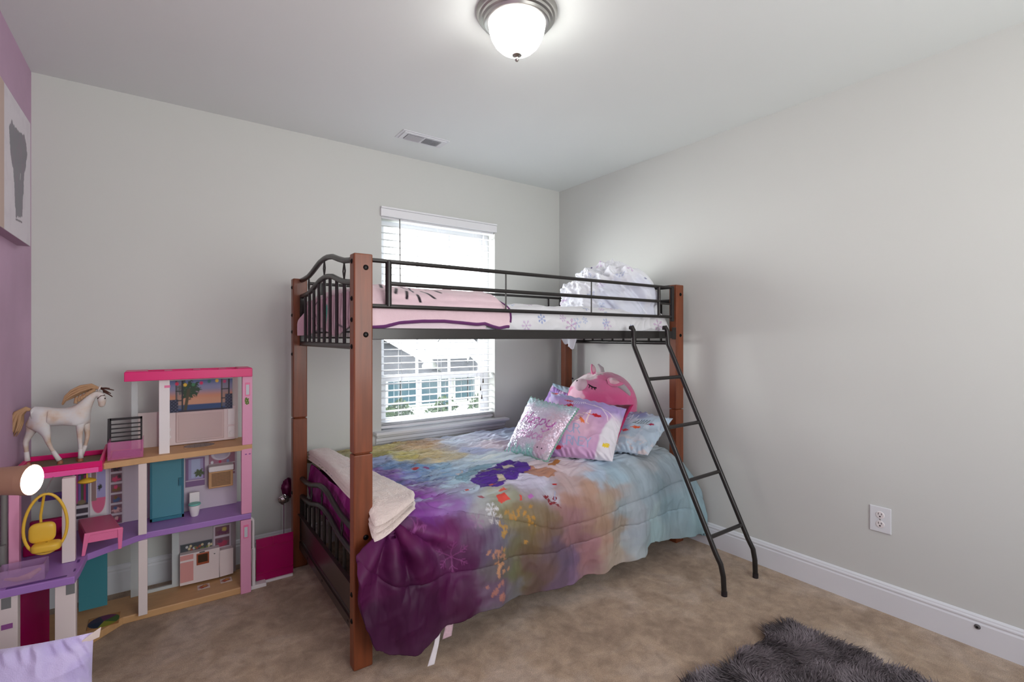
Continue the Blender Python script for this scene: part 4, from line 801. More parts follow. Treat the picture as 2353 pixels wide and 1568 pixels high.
def ear(a, b_, c, name):
    a, b_, c = (np.array(q) for q in (a, b_, c)); g = MB()
    for sc, off, mi in ((1.0, 0, 0), (.62, .0075, 1)):
        m_ = (a + b_) / 2; n_ = np.cross(b_ - a, c - a); n_ /= np.linalg.norm(n_); n_ *= -1 if n_ @ np.array(ray(1400, 880)) > 0 else 1
        v = []
        for s_ in (-1, 1):
            for k in range(12):
                t = k / 11; w_ = math.sin(math.pi * min(1, t * .9 + .06)) ** .6 * (1 - t * .55) * sc; base = m_ + (c - m_) * (t * sc + (1 - sc) * .35)
                for e in (-1, 1): v.append(base + (b_ - a) / 2 * e * w_ + n_ * (off + s_ * .005 + .004 * math.sin(t * 3)))
        f = []
        for k in range(11):
            i = 2 * k; f += [(i, i + 1, i + 3, i + 2), (24 + i, 24 + i + 2, 24 + i + 3, 24 + i + 1), (i, i + 2, 24 + i + 2, 24 + i), (i + 1, 24 + i + 1, 24 + i + 3, i + 3)]
        g.add(v, f, mi)
    return g.build(name, [mat('ear_pink', (222, 120, 160), .95, sheen=.5), mat('ear_inner', (226, 180, 192), .95, sheen=.5)], pl, smooth=True)
ear(push(1392, 868, .010), push(1398, 893, .016), push(1426, 888, .034), 'ear'); ear(PC + np.array((-.10, -.01, .195)), PC + np.array((-.05, -.01, .212)), PC + np.array((-.060, .03, .262)), 'ear')
b = MB()
b.tube([push(x, y, -.002) for x, y in ((1352, 858), (1368, 858), (1384, 866), (1398, 880), (1412, 890))], .0035, 6).build('seam', mat('deep_pink_seam', (180, 84, 126), .9), pl)

# ================================================================== DOLLHOUSE
dh = thing('dollhouse', (.0, 2.75, 0), 'tall pink, white and purple three-storey toy dollhouse against the window wall', 'dollhouse')
YBK = 2.875
def bx_(px, y=YBK): return W(px, 800, 'y', y)[0]
def bz_(px, py, y=YBK): return W(px, py, 'y', y)[2]
base_poly = [(.345, 2.68), (-.09, 2.69), (-.145, 2.690), (-.245, 2.585), (-.262, 2.36), (-.468, 2.36), (-.468, 2.90), (.345, 2.90)]
MB().prism(base_poly, .0, .032).build('base', M['tan'], dh, smooth=False, bevel=.004)
fl_poly = [(.345, 2.672), (-.066, 2.672), (-.092, 2.655), (-.248, 2.545), (-.254, 2.40), (-.262, 2.335), (-.468, 2.345), (-.468, 2.90), (.345, 2.90)]
b = MB().prism(fl_poly, .358, .385); b.build('middle_floor', M['purple'], dh, smooth=False, bevel=.003)
b = MB().box((-.44, 2.348, .385), (-.285, 2.362, .3856)).box((-.272, 2.385, .385), (-.266, 2.41, .3856)).box((-.272, 2.47, .385), (-.264, 2.50, .3856)).build('floor_slots', mat('dark_purple_slot', (92, 56, 124), .5), dh, smooth=False)
MB().prism([(.345, 2.70), (.35, 2.675), (-.092, 2.645), (-.205, 2.625), (-.205, 2.90), (.345, 2.90)], .694, .72).build('upper_floor', M['tan'], dh, smooth=False, bevel=.002)
# left terrace roof: tray with raised rims
b = MB().box((-.465, 2.575, .706), (-.215, 2.83, .722)); b.build('terrace_roof', mat('olive_brown_tray', (112, 98, 72), .6), dh, smooth=False)
b = MB().box((-.466, 2.562, .722), (-.208, 2.577, .744)).box((-.466, 2.822, .722), (-.208, 2.834, .742)).box((-.466, 2.57, .70), (-.452, 2.83, .742))
b.hexa([(-.220, 2.565, .70), (-.204, 2.565, .70), (-.204, 2.83, .70), (-.220, 2.83, .70), (-.214, 2.565, .744), (-.204, 2.565, .744), (-.204, 2.83, .764), (-.214, 2.83, .764)])
b.build('terrace_rim', M['hotpink'], dh, smooth=False, bevel=.002)
MB().box((-.464, 2.566, .700), (-.222, 2.572, .722)).box((-.464, 2.557, .702), (-.215, 2.566, .722)).build('terrace_fascia', mat('light_pink_gloss', (248, 96, 170), .3), dh, smooth=False)
# top roof
b = MB().box((-.140, 2.655, 1.052), (.348, 2.672, 1.092)).box((-.140, 2.672, 1.066), (.348, 2.80, 1.080)).box((-.140, 2.79, 1.052), (.348, 2.80, 1.092)).box((-.140, 2.67, 1.052), (-.128, 2.80, 1.092)).box((.336, 2.67, 1.052), (.348, 2.80, 1.092))
b.box((-.138, 2.66, 1.084), (-.06, 2.80, 1.094)).box((.29, 2.66, 1.084), (.346, 2.80, 1.094))
for x in (-.0, .11, .215): b.box((x, 2.672, 1.080), (x + .03, 2.80, 1.090))
b.build('roof', M['hotpink'], dh, smooth=False, bevel=.002)
# columns
def col(name, x0, x1, y0, y1, z0, z1, m, **k): return MB().box((x0, y0, z0), (x1, y1, z1)).build(name, m, dh, smooth=False, bevel=k.get('bevel', .002))
cream = mat('cream_plastic', (226, 212, 210), .5)
c3 = col('column', .300, .345, 2.672, 2.70, .0, .356, M['pink']); c2 = col('column', .303, .348, 2.672, 2.70, .386, .70, M['pink']); c1 = col('column', .307, .350, 2.672, 2.70, .72, 1.052, M['pink'])
col('column', -.092, -.060, 2.658, 2.69, .032, .358, cream); col('column', -.092, -.062, 2.650, 2.68, .386, .694, cream); col('column', -.020, .020, 2.685, 2.715, .716, 1.07, M['white_plastic'])
col('column', -.125, -.100, 2.86, 2.885, .72, 1.066, M['glassy_white']); col('column', -.316, -.278, 2.49, 2.52, .386, .706, cream)
col('column', -.318, -.262, 2.36, 2.40, .032, .358, cream); lc = col('column', -.468, -.412, 2.36, 2.40, .032, .358, cream)
col('column', -.458, -.430, 2.485, 2.52, .386, .70, M['pink'])
MB().cyl((-.470, 2.49, .386), (-.470, 2.49, .72), .009, 12).cyl((-.472, 2.475, .386), (-.472, 2.475, .50), .011, 12).build('lift_rail', M['grey'], dh)
MB().box((-.0, 2.684, 1.015), (.022, 2.6855, 1.026)).build('column_band', M['pink2'], dh, smooth=False)
lav = mat('sticker_grey', (196, 200, 206), .4); pur = mat('sticker_violet', (150, 84, 150), .5)
for x, z, y, c in ((.329, .99, 2.672, c1), (.322, .30, 2.672, c3)):
    g = MB().box((x - .011, y - .001, z - .032), (x + .011, y, z + .032)).build('window_sticker', M['pink2'], c, smooth=False); MB().box((x - .007, y - .0018, z - .027), (x + .007, y - .001, z + .022)).build('sticker_pane', lav, g, smooth=False)
    c = MB(); 
for x, y in ((-.276, 2.36), (-.440, 2.36)): MB().box((x - .012, y - .0015, .315), (x + .012, y, .352)).build('lamp_sticker', mat('sticker_frame', (120, 120, 120), .5), dh, smooth=False)
MB().box((-.452, 2.3585, .245), (-.424, 2.36, .262)).build('name_sticker', pur, dh, smooth=False)
for x in (.318, .334): MB().box((x, 2.6705, .672), (x + .008, 2.672, .677)).build('latch_mark', pur, c2, smooth=False)
b = MB()
for k in range(14): t = k * 1.9; b.ball((.326 + .006 * math.sin(t), 2.671, .918 + .0022 * k), (.004, .0012, .0035), 8, 0)
b.build('plant_sticker', mat('sticker_green', (96, 130, 50), .6), c1)
# back walls and prints
pr = M['print']; ux, uz = (1, 0, 0), (0, 0, 1)
def back(name, px0, px1, py0, py1, fn, base=(222, 214, 216), y=YBK, parent=dh, res=.0022):
    x0, x1 = bx_(px0, y), bx_(px1, y); zb, zt = bz_((px0 + px1) / 2, py1, y), bz_((px0 + px1) / 2, py0, y)
    return panel(name, (x0, y, zb), ux, uz, x1 - x0, zt - zb, pr, fn, parent, res, base)
def f_plain(p, w, h): p.mix(.25 * sst(0, .6, fbm(p.X * 12, p.Y * 12, 3)), (206, 196, 204))
MB().box((-.115, YBK, .72), (.31, YBK + .006, .885)).box((-.02, YBK, .885), (.036, YBK + .006, 1.055)).box((.288, YBK, .885), (.31, YBK + .006, 1.055)).build('back_wall', cream, dh, smooth=False, bevel=.001)
MB().box((-.02, YBK - .03, .722), (.295, YBK, .895)).build('counter_unit', mat('blush_plastic', (222, 204, 204), .5), dh, smooth=False, bevel=.005)
cu = MB().box((.045, YBK - .036, .735), (.245, YBK - .03, .880)).build('counter_door', mat('blush_panel', (206, 182, 180), .5), dh, smooth=False, bevel=.006)
MB().box((.055, YBK - .0375, .745), (.235, YBK - .036, .868)).build('door_inset', mat('blush_inset', (198, 174, 172), .5), cu, smooth=False, bevel=.004)
for a_ in ((.262, .80, .290, .878), (.262, .735, .290, .79)): MB().box((a_[0], YBK - .034, a_[1]), (a_[2], YBK - .03, a_[3])).build('control_panel', M['white_plastic'], dh, smooth=False)
for a_ in ((.276, .758, .034), (.018, .765, .030), (.018, .80, .030)): MB().lathe([(.0005, -.004), (.008, -.004), (.009, 0)], (a_[0], YBK - a_[2], a_[1]), 'y', 16).build('knob', M['white_plastic'], dh)
def f_mural(p, w, h):
    p.mix(sst(.12, .20, p.Y / h), (206, 150, 120)); p.mix(sst(.34, .52, p.Y / h), (206, 140, 110)); p.mix(sst(.45, .75, p.Y / h), (138, 140, 176)); p.mix(sst(.75, 1.0, p.Y / h), (96, 116, 166)); p.mix(sst(.24, .20, p.Y / h), (40, 70, 120))
    for k in range(9): a = k * .7; p.leaf(w * .30 + .028 * math.cos(a), h * .70 + .026 * math.sin(a), .022, (32, 62, 34), a)
    p.line([(w * .24, 0), (w * .30, h * .7)], .012, (70, 62, 40))
    for x in (.10, .19, .81, .93): p.rect(w * x, 0, w * x + .007, h, (30, 34, 44))
    p.rect(w * .11, h * .1, w * .19, h, (126, 118, 120), .5); p.rect(w * .82, h * .1, w * .93, h, (120, 110, 110), .5)
    for y in (.35, .65): p.rect(w * .10, h * y, w * .20, h * y + .005, (30, 34, 44)); p.rect(w * .81, h * y, w * .94, h * y + .005, (30, 34, 44))
    for k, c in enumerate(((222, 40, 90), (236, 196, 60), (60, 130, 90), (220, 40, 110), (60, 120, 120), (240, 200, 60), (200, 60, 120))): p.blob(w * (.12 + .125 * k), h * (.9 - .05 * math.sin(k)), .008, .009, c, 0, .2)
    p.rect(0, 0, w * .14, h * .40, (34, 38, 66)); p.rect(w * .88, 0, w, h * .50, (34, 38, 66)); p.mix(.5 * (sst(.2, .5, np.sin(p.X * 420) * np.sin(p.Y * 420)) * ((p.X < w * .14) & (p.Y < h * .4) | (p.X > w * .88) & (p.Y < h * .5))), (110, 110, 140)); p.rect(w * .14, 0, w * .88, h * .05, (46, 36, 56))
back('window_mural', 388, 534, 873, 944, f_mural, y=YBK - .032)
# middle storey
MB().box((-.33, YBK + .002, .386), (.305, YBK + .008, .694)).build('back_wall', mat('lilac_white_plastic', (206, 194, 206), .5), dh, smooth=False)
def f_closet(p, w, h):
    p.rect(0, 0, w, h, (66, 56, 66)); g = np.random.default_rng(5)
    for k in range(5): x = w * (.08 + .19 * k); c = [(170, 60, 130), (120, 90, 160), (70, 84, 60), (160, 40, 90), (60, 70, 120)][k]; p.rect(x, h * .30, x + w * .16, h * (.95 - .1 * (k % 2)), c)
    p.rect(0, h * .20, w, h * .26, (206, 198, 206)); p.blob(w * .5, h * .32, w * .35, h * .05, (120, 104, 80), 0, .3); p.rect(0, h * .06, w, h * .10, (206, 198, 206))
back('closet_print', 172, 203, 1075, 1192, f_closet)
def f_mirror(p, w, h):
    p.blob(w * .52, h * .42, w * .42, h * .20, (216, 104, 140), 0, .08); p.rect(w * .10, h * .42, w * .94, h * 1.0, (216, 104, 140)); p.rect(w * .10, h * .42, w * .40, h, (150, 122, 120)); p.rect(w * .40, h * .46, w * .94, h * 1.0, (166, 160, 206)); p.leaf(w * .60, h * .62, w * .2, (52, 56, 52), 1.4); p.rect(w * .38, h * .46, w * .41, h, (222, 214, 220))
back('mirror_print', 206, 245, 1062, 1214, f_mirror)
def f_shelf(cols, n):
    def f(p, w, h):
        p.rect(0, 0, w, h, (196, 184, 194)); g = np.random.default_rng(n)
        for k in range(n):
            z0 = h * (k + .08) / n; p.rect(w * .1, z0, w * .9, z0 + h / n * .80, (120, 84, 96))
            c = cols[k % len(cols)]; p.blob(w * .5, z0 + h / n * .28, w * .32, h / n * .26, c, 0, .3, .4, k); p.blob(w * (.3 + .4 * g.random()), z0 + h / n * .5, w * .14, h / n * .2, cols[(k + 1) % len(cols)], 0, .3, .4, k + 3)
    return f
back('shoe_shelf_print', 251, 284, 1062, 1205, f_shelf([(150, 30, 90), (206, 160, 160), (70, 90, 130), (120, 90, 50), (206, 70, 110), (60, 50, 60)], 6))
def f_win(p, w, h):
    p.rect(0, 0, w, h, (132, 100, 142)); p.rect(w * .15, h * .25, w * .9, h * .95, (166, 156, 196)); p.rect(w * .3, h * .3, w * .75, h * .95, (176, 184, 216)); p.rect(0, h * .20, w, h * .23, (206, 190, 206))
    for k in range(7): p.leaf(w * .7 + .012 * math.cos(k), h * .45 + .010 * math.sin(k), .012, (78, 92, 60), k)
back('bathroom_window_print', 426, 471, 1052, 1118, f_win)
def f_van(p, w, h):
    p.rect(0, 0, w, h, (160, 112, 132)); p.blob(w * .45, h * .88, w * .38, h * .26, (214, 206, 218), 0, .08); p.blob(w * .47, h * .88, w * .30, h * .21, (190, 180, 200), 0, .08); p.rect(0, h * .46, w, h * .50, (216, 206, 212)); p.rect(0, h * .10, w, h * .13, (216, 206, 212))
    for k in range(6): p.blob(w * (.12 + .15 * k), h * (.22 if k % 2 else .56), w * .06, h * .07, [(216, 214, 220), (130, 150, 190), (186, 50, 90)][k % 3], 0, .3)
back('vanity_mirror_print', 480, 540, 1036, 1092, f_van)
sd = MB().box((-.050, 2.80, .40), (.072, 2.812, .685)).build('shower_door', M['glassy_teal'], dh, smooth=False, bevel=.003)
MB().box((-.054, 2.795, .388), (.076, 2.80, .402)).box((-.054, 2.795, .388), (-.046, 2.80, .69)).box((.068, 2.795, .388), (.076, 2.80, .69)).box((.056, 2.79, .54), (.068, 2.80, .575)).build('door_frame', mat('dark_teal_plastic', (50, 112, 132), .3), sd, smooth=False)
vn_ = MB().box((.178, 2.815, .575), (.285, YBK, .602)).build('vanity_basin', M['white_plastic'], dh, smooth=False, bevel=.004)
vc = MB().box((.178, 2.825, .492), (.283, YBK, .575)).build('vanity_cabinet', M['tan'], dh, smooth=False, bevel=.003)
b = MB()
for k in range(10): b.box((.190, 2.8235, .503 + k * .0066), (.272, 2.825, .506 + k * .0066))
b.build('cabinet_grille', mat('brown_gap', (104, 74, 54), .6), vc, smooth=False)
# ground storey
MB().box((.058, YBK - .002, .035), (.300, YBK + .004, .358)).build('back_wall', mat('kitchen_back', (176, 168, 172), .5), dh, smooth=False)
MB().box((-.127, YBK - .01, .034), (-.092, YBK, .358)).box((.030, YBK - .01, .034), (.058, YBK, .358)).box((-.092, YBK - .01, .034), (.03, YBK, .048)).build('door_frame', M['glassy_white'], dh, smooth=False)
MB().box((-.300, 2.79, .06), (-.205, 2.798, .357)).build('sliding_door', M['teal'], dh, smooth=False)
MB().box((-.462, 2.60, .034), (-.366, 2.608, .357)).build('sliding_door', M['glassy_mag'], dh, smooth=False)
def f_top(p, w, h):
    p.rect(0, 0, w, h, (70, 74, 80)); g = np.random.default_rng(2)
    for k in range(26): p.blob(w * g.random(), h * (.25 + .6 * g.random()), .006, .007, [(206, 190, 150), (110, 120, 60), (150, 80, 60), (200, 200, 200)][k % 4], 0, .3)
back('hob_print', 414, 488, 1246, 1281, f_top, y=YBK - .006); back('shelf_print', 490, 531, 1206, 1284, f_shelf([(150, 120, 70), (170, 60, 90), (110, 60, 90), (190, 170, 90)], 3), y=YBK - .006)
ku = MB().box((.060, YBK - .045, .045), (.225, YBK - .006, .192)).box((.225, YBK - .045, .045), (.285, YBK - .006, .175)).build('kitchen_unit', cream, dh, smooth=False, bevel=.002)
MB().box((.062, YBK - .047, .060), (.115, YBK - .045, .155)).box((.062, YBK - .047, .165), (.115, YBK - .045, .188)).build('cabinet_door', mat('salmon_panel', (212, 150, 146), .5), ku, smooth=False)
ov = MB().box((.128, YBK - .049, .128), (.180, YBK - .045, .185)).build('oven', mat('copper_plastic', (168, 88, 60), .35, .2), ku, smooth=False, bevel=.002)
MB().box((.134, YBK - .0505, .140), (.174, YBK - .049, .178)).build('oven_window', mat('oven_brown', (64, 46, 30), .3), ov, smooth=False)
MB().box((.140, YBK - .048, .187), (.162, YBK - .045, .190)).box((.200, YBK - .047, .165), (.206, YBK - .045, .168)).build('handle', M['black'], ku, smooth=False)
def f_plate(p, w, h):
    p.rect(0, 0, w, h, (214, 196, 186)); p.blob(w * .5, h * .5, w * .42, h * .36, (150, 70, 40), .3, .3, .4, 3); p.blob(w * .6, h * .6, w * .2, h * .14, (216, 150, 60), .3, .3, .4, 5); p.blob(w * .35, h * .4, w * .12, h * .10, (200, 60, 50), 0, .3)
panel('food_sticker', (.13, 2.765, .0335), ux, (0, 1, 0), .05, .05, pr, f_plate, dh, .002, thick=.001); panel('food_sticker', (.225, 2.775, .0335), ux, (0, 1, 0), .05, .05, pr, f_plate, dh, .002, thick=.001)
def f_mat(p, w, h):
    p.mix(np.ones(p.X.shape), (178, 124, 70)); r = np.hypot((p.X - w / 2) / w * 2, (p.Y - h / 2) / h * 2); a = np.arctan2(p.Y - h / 2, p.X - w / 2)
    for k, c in enumerate(((40, 40, 64), (150, 150, 40), (70, 100, 40), (104, 40, 84), (60, 44, 70))): p.mix(((a > -3.14 + k * 1.257) & (a <= -3.14 + (k + 1) * 1.257) & (r < 1)).astype(float), c)
panel('colour_wheel_sticker', (-.262, 2.645, .0335), ux, (0, 1, 0), .105, .105, pr, f_mat, dh, .002, thick=.001)
def f_rug(p, w, h): r = np.hypot((p.X - w / 2) / w * 2, (p.Y - h / 2) / h * 2); p.mix(np.ones(r.shape), (205, 160, 112)); p.mix((r < 1).astype(float), (70, 66, 70)); p.mix(.8 * ((r < .95) & (np.sin(p.X * 520) * np.sin(p.Y * 520) > .1)), (190, 176, 160))
panel('round_mat_sticker', (.075, 2.735, .7215), ux, (0, 1, 0), .125, .10, pr, f_rug, dh, .0016, thick=.001)
# lift gate on the right side
gt = MB().box((.352, 2.695, .0), (.366, 2.725, .20)).box((.352, 2.695, .20), (.362, 2.72, .34)).hexa([(.340, 2.70, .345), (.352, 2.70, .335), (.352, 2.72, .335), (.340, 2.72, .345), (.346, 2.70, .36), (.362, 2.70, .34), (.362, 2.72, .34), (.346, 2.72, .36)]).box((.345, 2.69, .0), (.415, 2.735, .018)).box((.36, 2.725, .0), (.545, 2.75, .012)).build('gate_frame', M['white_plastic'], dh, smooth=False, bevel=.002)
MB().box((.375, 2.736, .012), (.548, 2.742, .225)).build('gate_panel', M['glassy_mag'], gt, smooth=False, bevel=.001)
for a_ in ((.378, .178, .545, .182), (.378, .05, .545, .054), (.45, .182, .454, .222)): MB().box((a_[0], 2.733, a_[1]), (a_[2], 2.736, a_[3])).build('gate_rib', M['magenta'], gt, smooth=False)

# furniture standing in the dollhouse
t = thing('toy_toilet', (.118, 2.79, .386), 'tiny white toy toilet with teal lid on the purple floor', 'toy toilet')
MB().lathe([(.0005, 0), (.014, 0), (.016, .004), (.023, .040), (.024, .052), (.0005, .052)], (.118, 2.785, .386), seg=28).build('bowl', M['white_plastic'], t)
MB().lathe([(.0005, 0), (.024, 0), (.026, .003), (.024, .008), (.0005, .009)], (.118, 2.785, .4385), seg=28).build('lid', mat('mint_lid', (110, 184, 172), .4), t)
MB().box((.098, 2.815, .44), (.140, 2.83, .49)).build('tank', M['white_plastic'], t, smooth=False, bevel=.003)
t = thing('toy_table', (-.21, 2.65, .386), 'rose pink toy table with splayed front legs beside the swing chair', 'toy table')
A = W(203, 1222, 'y', 2.53); B_ = W(272, 1210, 'y', 2.53)
zt_ = .468; x0, x1 = -.252, -.142
MB().hexa([(x0, 2.535, zt_ - .006), (x1, 2.535, zt_ - .006), (x1 - .05, 2.80, zt_ - .02), (x0 - .05, 2.80, zt_ - .02), (x0, 2.535, zt_), (x1, 2.535, zt_), (x1 - .05, 2.80, zt_ - .012), (x0 - .05, 2.80, zt_ - .012)]).hexa([(x0 - .004, 2.545, .40), (x0 + .002, 2.545, .40), (x0 - .045, 2.80, .40), (x0 - .051, 2.80, .40), (x0 - .004, 2.545, zt_ - .004), (x0 + .002, 2.545, zt_ - .004), (x0 - .045, 2.80, zt_ - .015), (x0 - .051, 2.80, zt_ - .015)]).build('top', mat('deep_rose_plastic', (206, 88, 126), .4), t, smooth=False, bevel=.003)
MB().box((x0 - .004, 2.527, zt_ - .006), (x1 + .004, 2.537, zt_ + .004)).hexa([(x0, 2.529, zt_ - .036), (x1, 2.529, zt_ - .036), (x1, 2.535, zt_ - .036), (x0, 2.535, zt_ - .036), (x0, 2.529, zt_), (x1, 2.529, zt_), (x1, 2.535, zt_), (x0, 2.535, zt_)]).build('apron', M['pink2'], t, smooth=False, bevel=.002)
for xa, xb in ((x0 - .004, x0 - .012), (x1 - .012, x1 - .010)):
    MB().hexa([(xb, 2.525, .386), (xb + .011, 2.525, .386), (xb + .011, 2.535, .386), (xb, 2.535, .386), (xa, 2.525, zt_), (xa + .018, 2.525, zt_), (xa + .018, 2.537, zt_), (xa, 2.537, zt_)]).build('leg', M['pink2'], t, smooth=False, bevel=.002)
for xa in (x0 - .045, x1 - .06): MB().box((xa, 2.79, .386), (xa + .01, 2.80, zt_ - .015)).build('leg', M['pink2'], t, smooth=False)
t = thing('toy_swing_chair', (-.352, 2.43, .45), 'yellow egg-shaped toy swing chair hanging from the terrace roof', 'toy swing chair')
cy = 2.43; c0 = W(105, 1204, 'y', cy); rx_, rz_ = .057, .108
MB().tube([(c0[0] + rx_ * math.cos(a) * (1 - .12 * math.sin(a)), cy + .008 * math.cos(a), c0[2] + rz_ * math.sin(a)) for a in np.linspace(0, 2 * math.pi, 40, endpoint=False)], .0048, 10, closed=True).build('hoop', M['yellow'], t)
MB().tube([(c0[0] - .006, cy + .012, c0[2] + rz_ * .95), (c0[0] - .020, cy + .044, c0[2] + .02), (c0[0] - .018, cy + .04, c0[2] - .03)], .0042, 8).build('back_strut', M['yellow'], t)
hkz = .701
MB().cyl((c0[0] + .002, cy, c0[2] + rz_), (c0[0] + .003, cy, c0[2] + rz_ + .016), .0025, 8).tube([(c0[0] + .003, cy, c0[2] + rz_ + .010), (c0[0] + .003, 2.50, .702), (c0[0] + .003, 2.60, .704)], .002, 6).build('hook', M['grey'], t)
def cushion(name, c, r, par):
    a, q = np.meshgrid(np.linspace(0, 2 * np.pi, 48, endpoint=False), np.linspace(.01, np.pi - .01, 30)); L = np.stack([np.sin(q) * np.cos(a), np.sin(q) * np.sin(a), np.cos(q)], -1)
    L = np.sign(L) * np.abs(L) ** .55; grid_obj(name, np.array(c) + L * np.array(r), M['yellow'], par, wrap=True)
cushion('back_cushion', (c0[0] - .012, cy + .022, c0[2] - .036), (.037, .014, .036), t); cushion('seat_cushion', (c0[0] + .003, cy - .004, c0[2] - .082), (.041, .030, .016), t)
t = thing('toy_pendant_lamp', (-.262, 2.60, .66), 'flat yellow ribbed toy pendant lamp under the terrace roof', 'toy lamp')
q = W(200, 1104, 'y', 2.60); b = MB().lathe([(.0005, .010), (.012, .008), (.026, .002), (.030, -.004), (.024, -.009), (.0005, -.010)], (q[0], 2.60, q[2]), seg=30); b.build('shade', M['yellow'], t)
MB().cyl((q[0], 2.60, q[2] + .008), (q[0], 2.60, .706), .0028, 8).build('stem', M['yellow'], t)
t = thing('toy_sofa', (-.39, 2.70, .386), 'magenta toy sofa behind the yellow swing chair', 'toy sofa')
MB().box((-.448, 2.64, .386), (-.335, 2.74, .43)).build('seat', M['magenta'], t, smooth=False, bevel=.006); MB().box((-.445, 2.74, .386), (-.325, 2.765, .492)).build('backrest', M['magenta'], t, smooth=False, bevel=.006)
MB().box((-.335, 2.66, .386), (-.322, 2.765, .462)).build('armrest', mat('rose_arm', (196, 40, 110), .4), t, smooth=False, bevel=.004)
tag(MB().box((-.425, 2.78, .56), (-.325, 2.85, .575)).box((-.425, 2.775, .575), (-.325, 2.782, .59)).hexa([(-.335, 2.70, .565), (-.32, 2.70, .565), (-.315, 2.85, .575), (-.33, 2.85, .575), (-.335, 2.70, .575), (-.32, 2.70, .575), (-.315, 2.85, .60), (-.33, 2.85, .60)]).build('toy_loft_shelf', mat('deep_violet_plastic', (92, 62, 132), .5), smooth=False, bevel=.002), 'dark violet toy shelf behind the hanging swing chair', 'toy shelf')
tb = thing('toy_pool', (-.40, 2.38, .386), 'see-through lilac toy pool with a tan floor curve on the purple deck', 'toy pool')
MB().box((-.466, 2.366, .3865), (-.345, 2.370, .440)).box((-.466, 2.440, .3865), (-.345, 2.444, .440)).box((-.349, 2.370, .3865), (-.345, 2.440, .440)).box((-.466, 2.370, .3865), (-.462, 2.440, .440)).build('tank', M['glassy_purple'], tb, smooth=False)
MB().tube([(-.455, 2.42, .395), (-.42, 2.40, .393), (-.39, 2.395, .398), (-.362, 2.41, .412)], [.004, .008, .011, .006], 10).build('float', mat('tan_float', (206, 160, 110), .4), tb)
t = thing('toy_slatted_bench', (-.155, 2.79, .722), 'black slatted toy bench back behind the clear pink balcony box', 'toy bench')
x0, x1, yy = bx_(250, 2.80), bx_(327, 2.80), 2.80; z0, z1 = bz_(288, 1014, yy), bz_(288, 960, yy)
MB().box((x0, yy, z0), (x0 + .008, yy + .006, z1)).box((x1 - .007, yy, z0), (x1, yy + .006, z1)).box((x0, yy, z1 - .010), (x1, yy + .006, z1)).hexa([(x0 - .004, yy - .03, .722), (x0 + .004, yy - .03, .722), (x0 + .004, yy + .004, .722), (x0 - .004, yy + .004, .722), (x0 - .004, yy - .004, z1), (x0 + .004, yy - .004, z1), (x0 + .004, yy + .004, z1), (x0 - .004, yy + .004, z1)]).box((x1 - .006, yy, .722), (x1, yy + .006, z0)).build('frame', M['black'], t, smooth=False)
for k in range(5): zz = z0 + (z1 - z0 - .012) * k / 5; MB().box((x0 + .004, yy + .001, zz), (x1 - .004, yy + .005, zz + .0055)).build('slat', M['black'], t, smooth=False)
t = thing('toy_balcony_box', (-.16, 2.68, .722), 'clear pink toy balcony box on the tan floor in front of the black bench', 'toy box')
x0, x1 = bx_(247, 2.66), bx_(329, 2.66); zt_ = bz_(288, 1014, 2.66)
MB().box((x0, 2.655, .7225), (x1, 2.660, zt_)).build('front_panel', M['glassy_pink'], t, smooth=False); MB().box((x0, 2.66, .7225), (x0 + .004, 2.76, zt_)).box((x1 - .004, 2.66, .7225), (x1, 2.76, zt_)).build('side_panel', M['glassy_pink'], t, smooth=False)
MB().box((x0 + .012, 2.70, .7225), (x1 - .012, 2.75, .7225 + .02)).build('tray', mat('violet_tray', (128, 92, 132), .5), t, smooth=False)

# horse
HY = 2.73
hs = thing('toy_horse', (-.36, HY, .722), 'palomino toy horse with blond mane and tail standing on the pink terrace roof', 'toy horse')
def hp(cx, cy, dy=0.0): q = W(cx * .14028, 860 + cy * .14028, 'y', HY); return (q[0], HY + dy, q[2])
K = .14028 * .00183
nodes = []; edges = []
def chain(pts, start=None):
    prev = start
    for cx, cy, r, dy in pts:
        nodes.append((hp(cx, cy, dy), r * K)); i = len(nodes) - 1
        if prev is not None: edges.append((prev, i))
        prev = i
    return prev
spine = [(640, 700, 172, 0), (780, 700, 165, 0), (950, 705, 150, 0), (1130, 700, 146, 0), (1290, 680, 150, 0)]
chain(spine); chain([(560, 672, 150, 0), (520, 690, 118, 0)], 0); nk = chain([(1370, 560, 110, 0), (1440, 440, 84, 0), (1530, 330, 72, 0), (1640, 320, 68, 0), (1672, 400, 72, 0), (1670, 480, 52, 0), (1665, 545, 42, 0)], 4)
chain([(690, 850, 118, -.016), (770, 960, 62, -.018), (800, 1100, 36, -.018), (860, 1220, 26, -.018), (950, 1340, 30, -.018), (985, 1390, 32, -.018)], 0)
chain([(540, 850, 105, .016), (475, 980, 56, .018), (400, 1130, 38, .018), (415, 1270, 28, .018), (425, 1390, 32, .018), (435, 1425, 34, .018)], 0)
chain([(1320, 820, 66, -.014), (1315, 940, 42, -.015), (1315, 1060, 36, -.015), (1325, 1200, 28, -.015), (1330, 1320, 34, -.015), (1330, 1350, 34, -.015)], 4)
chain([(1400, 830, 60, .014), (1420, 940, 40, .015), (1425, 1030, 34, .015), (1395, 1160, 26, .015), (1340, 1300, 28, .015), (1315, 1330, 32, .015)], 4)
me = bpy.data.meshes.new('body'); off = ORG[hs.name]; me.from_pydata([tuple(Vector(n[0]) - off) for n in nodes], edges, []); o = bpy.data.objects.new('body', me); S.collection.objects.link(o); o.parent = hs; ORG[o.name] = off
sk = o.modifiers.new('skin', 'SKIN'); sk.use_smooth_shade = True
for i, n in enumerate(nodes): me.skin_vertices[0].data[i].radius = (n[1] * (.62 if i < 5 else .8), n[1]) if False else (n[1], n[1])
me.skin_vertices[0].data[0].use_root = True
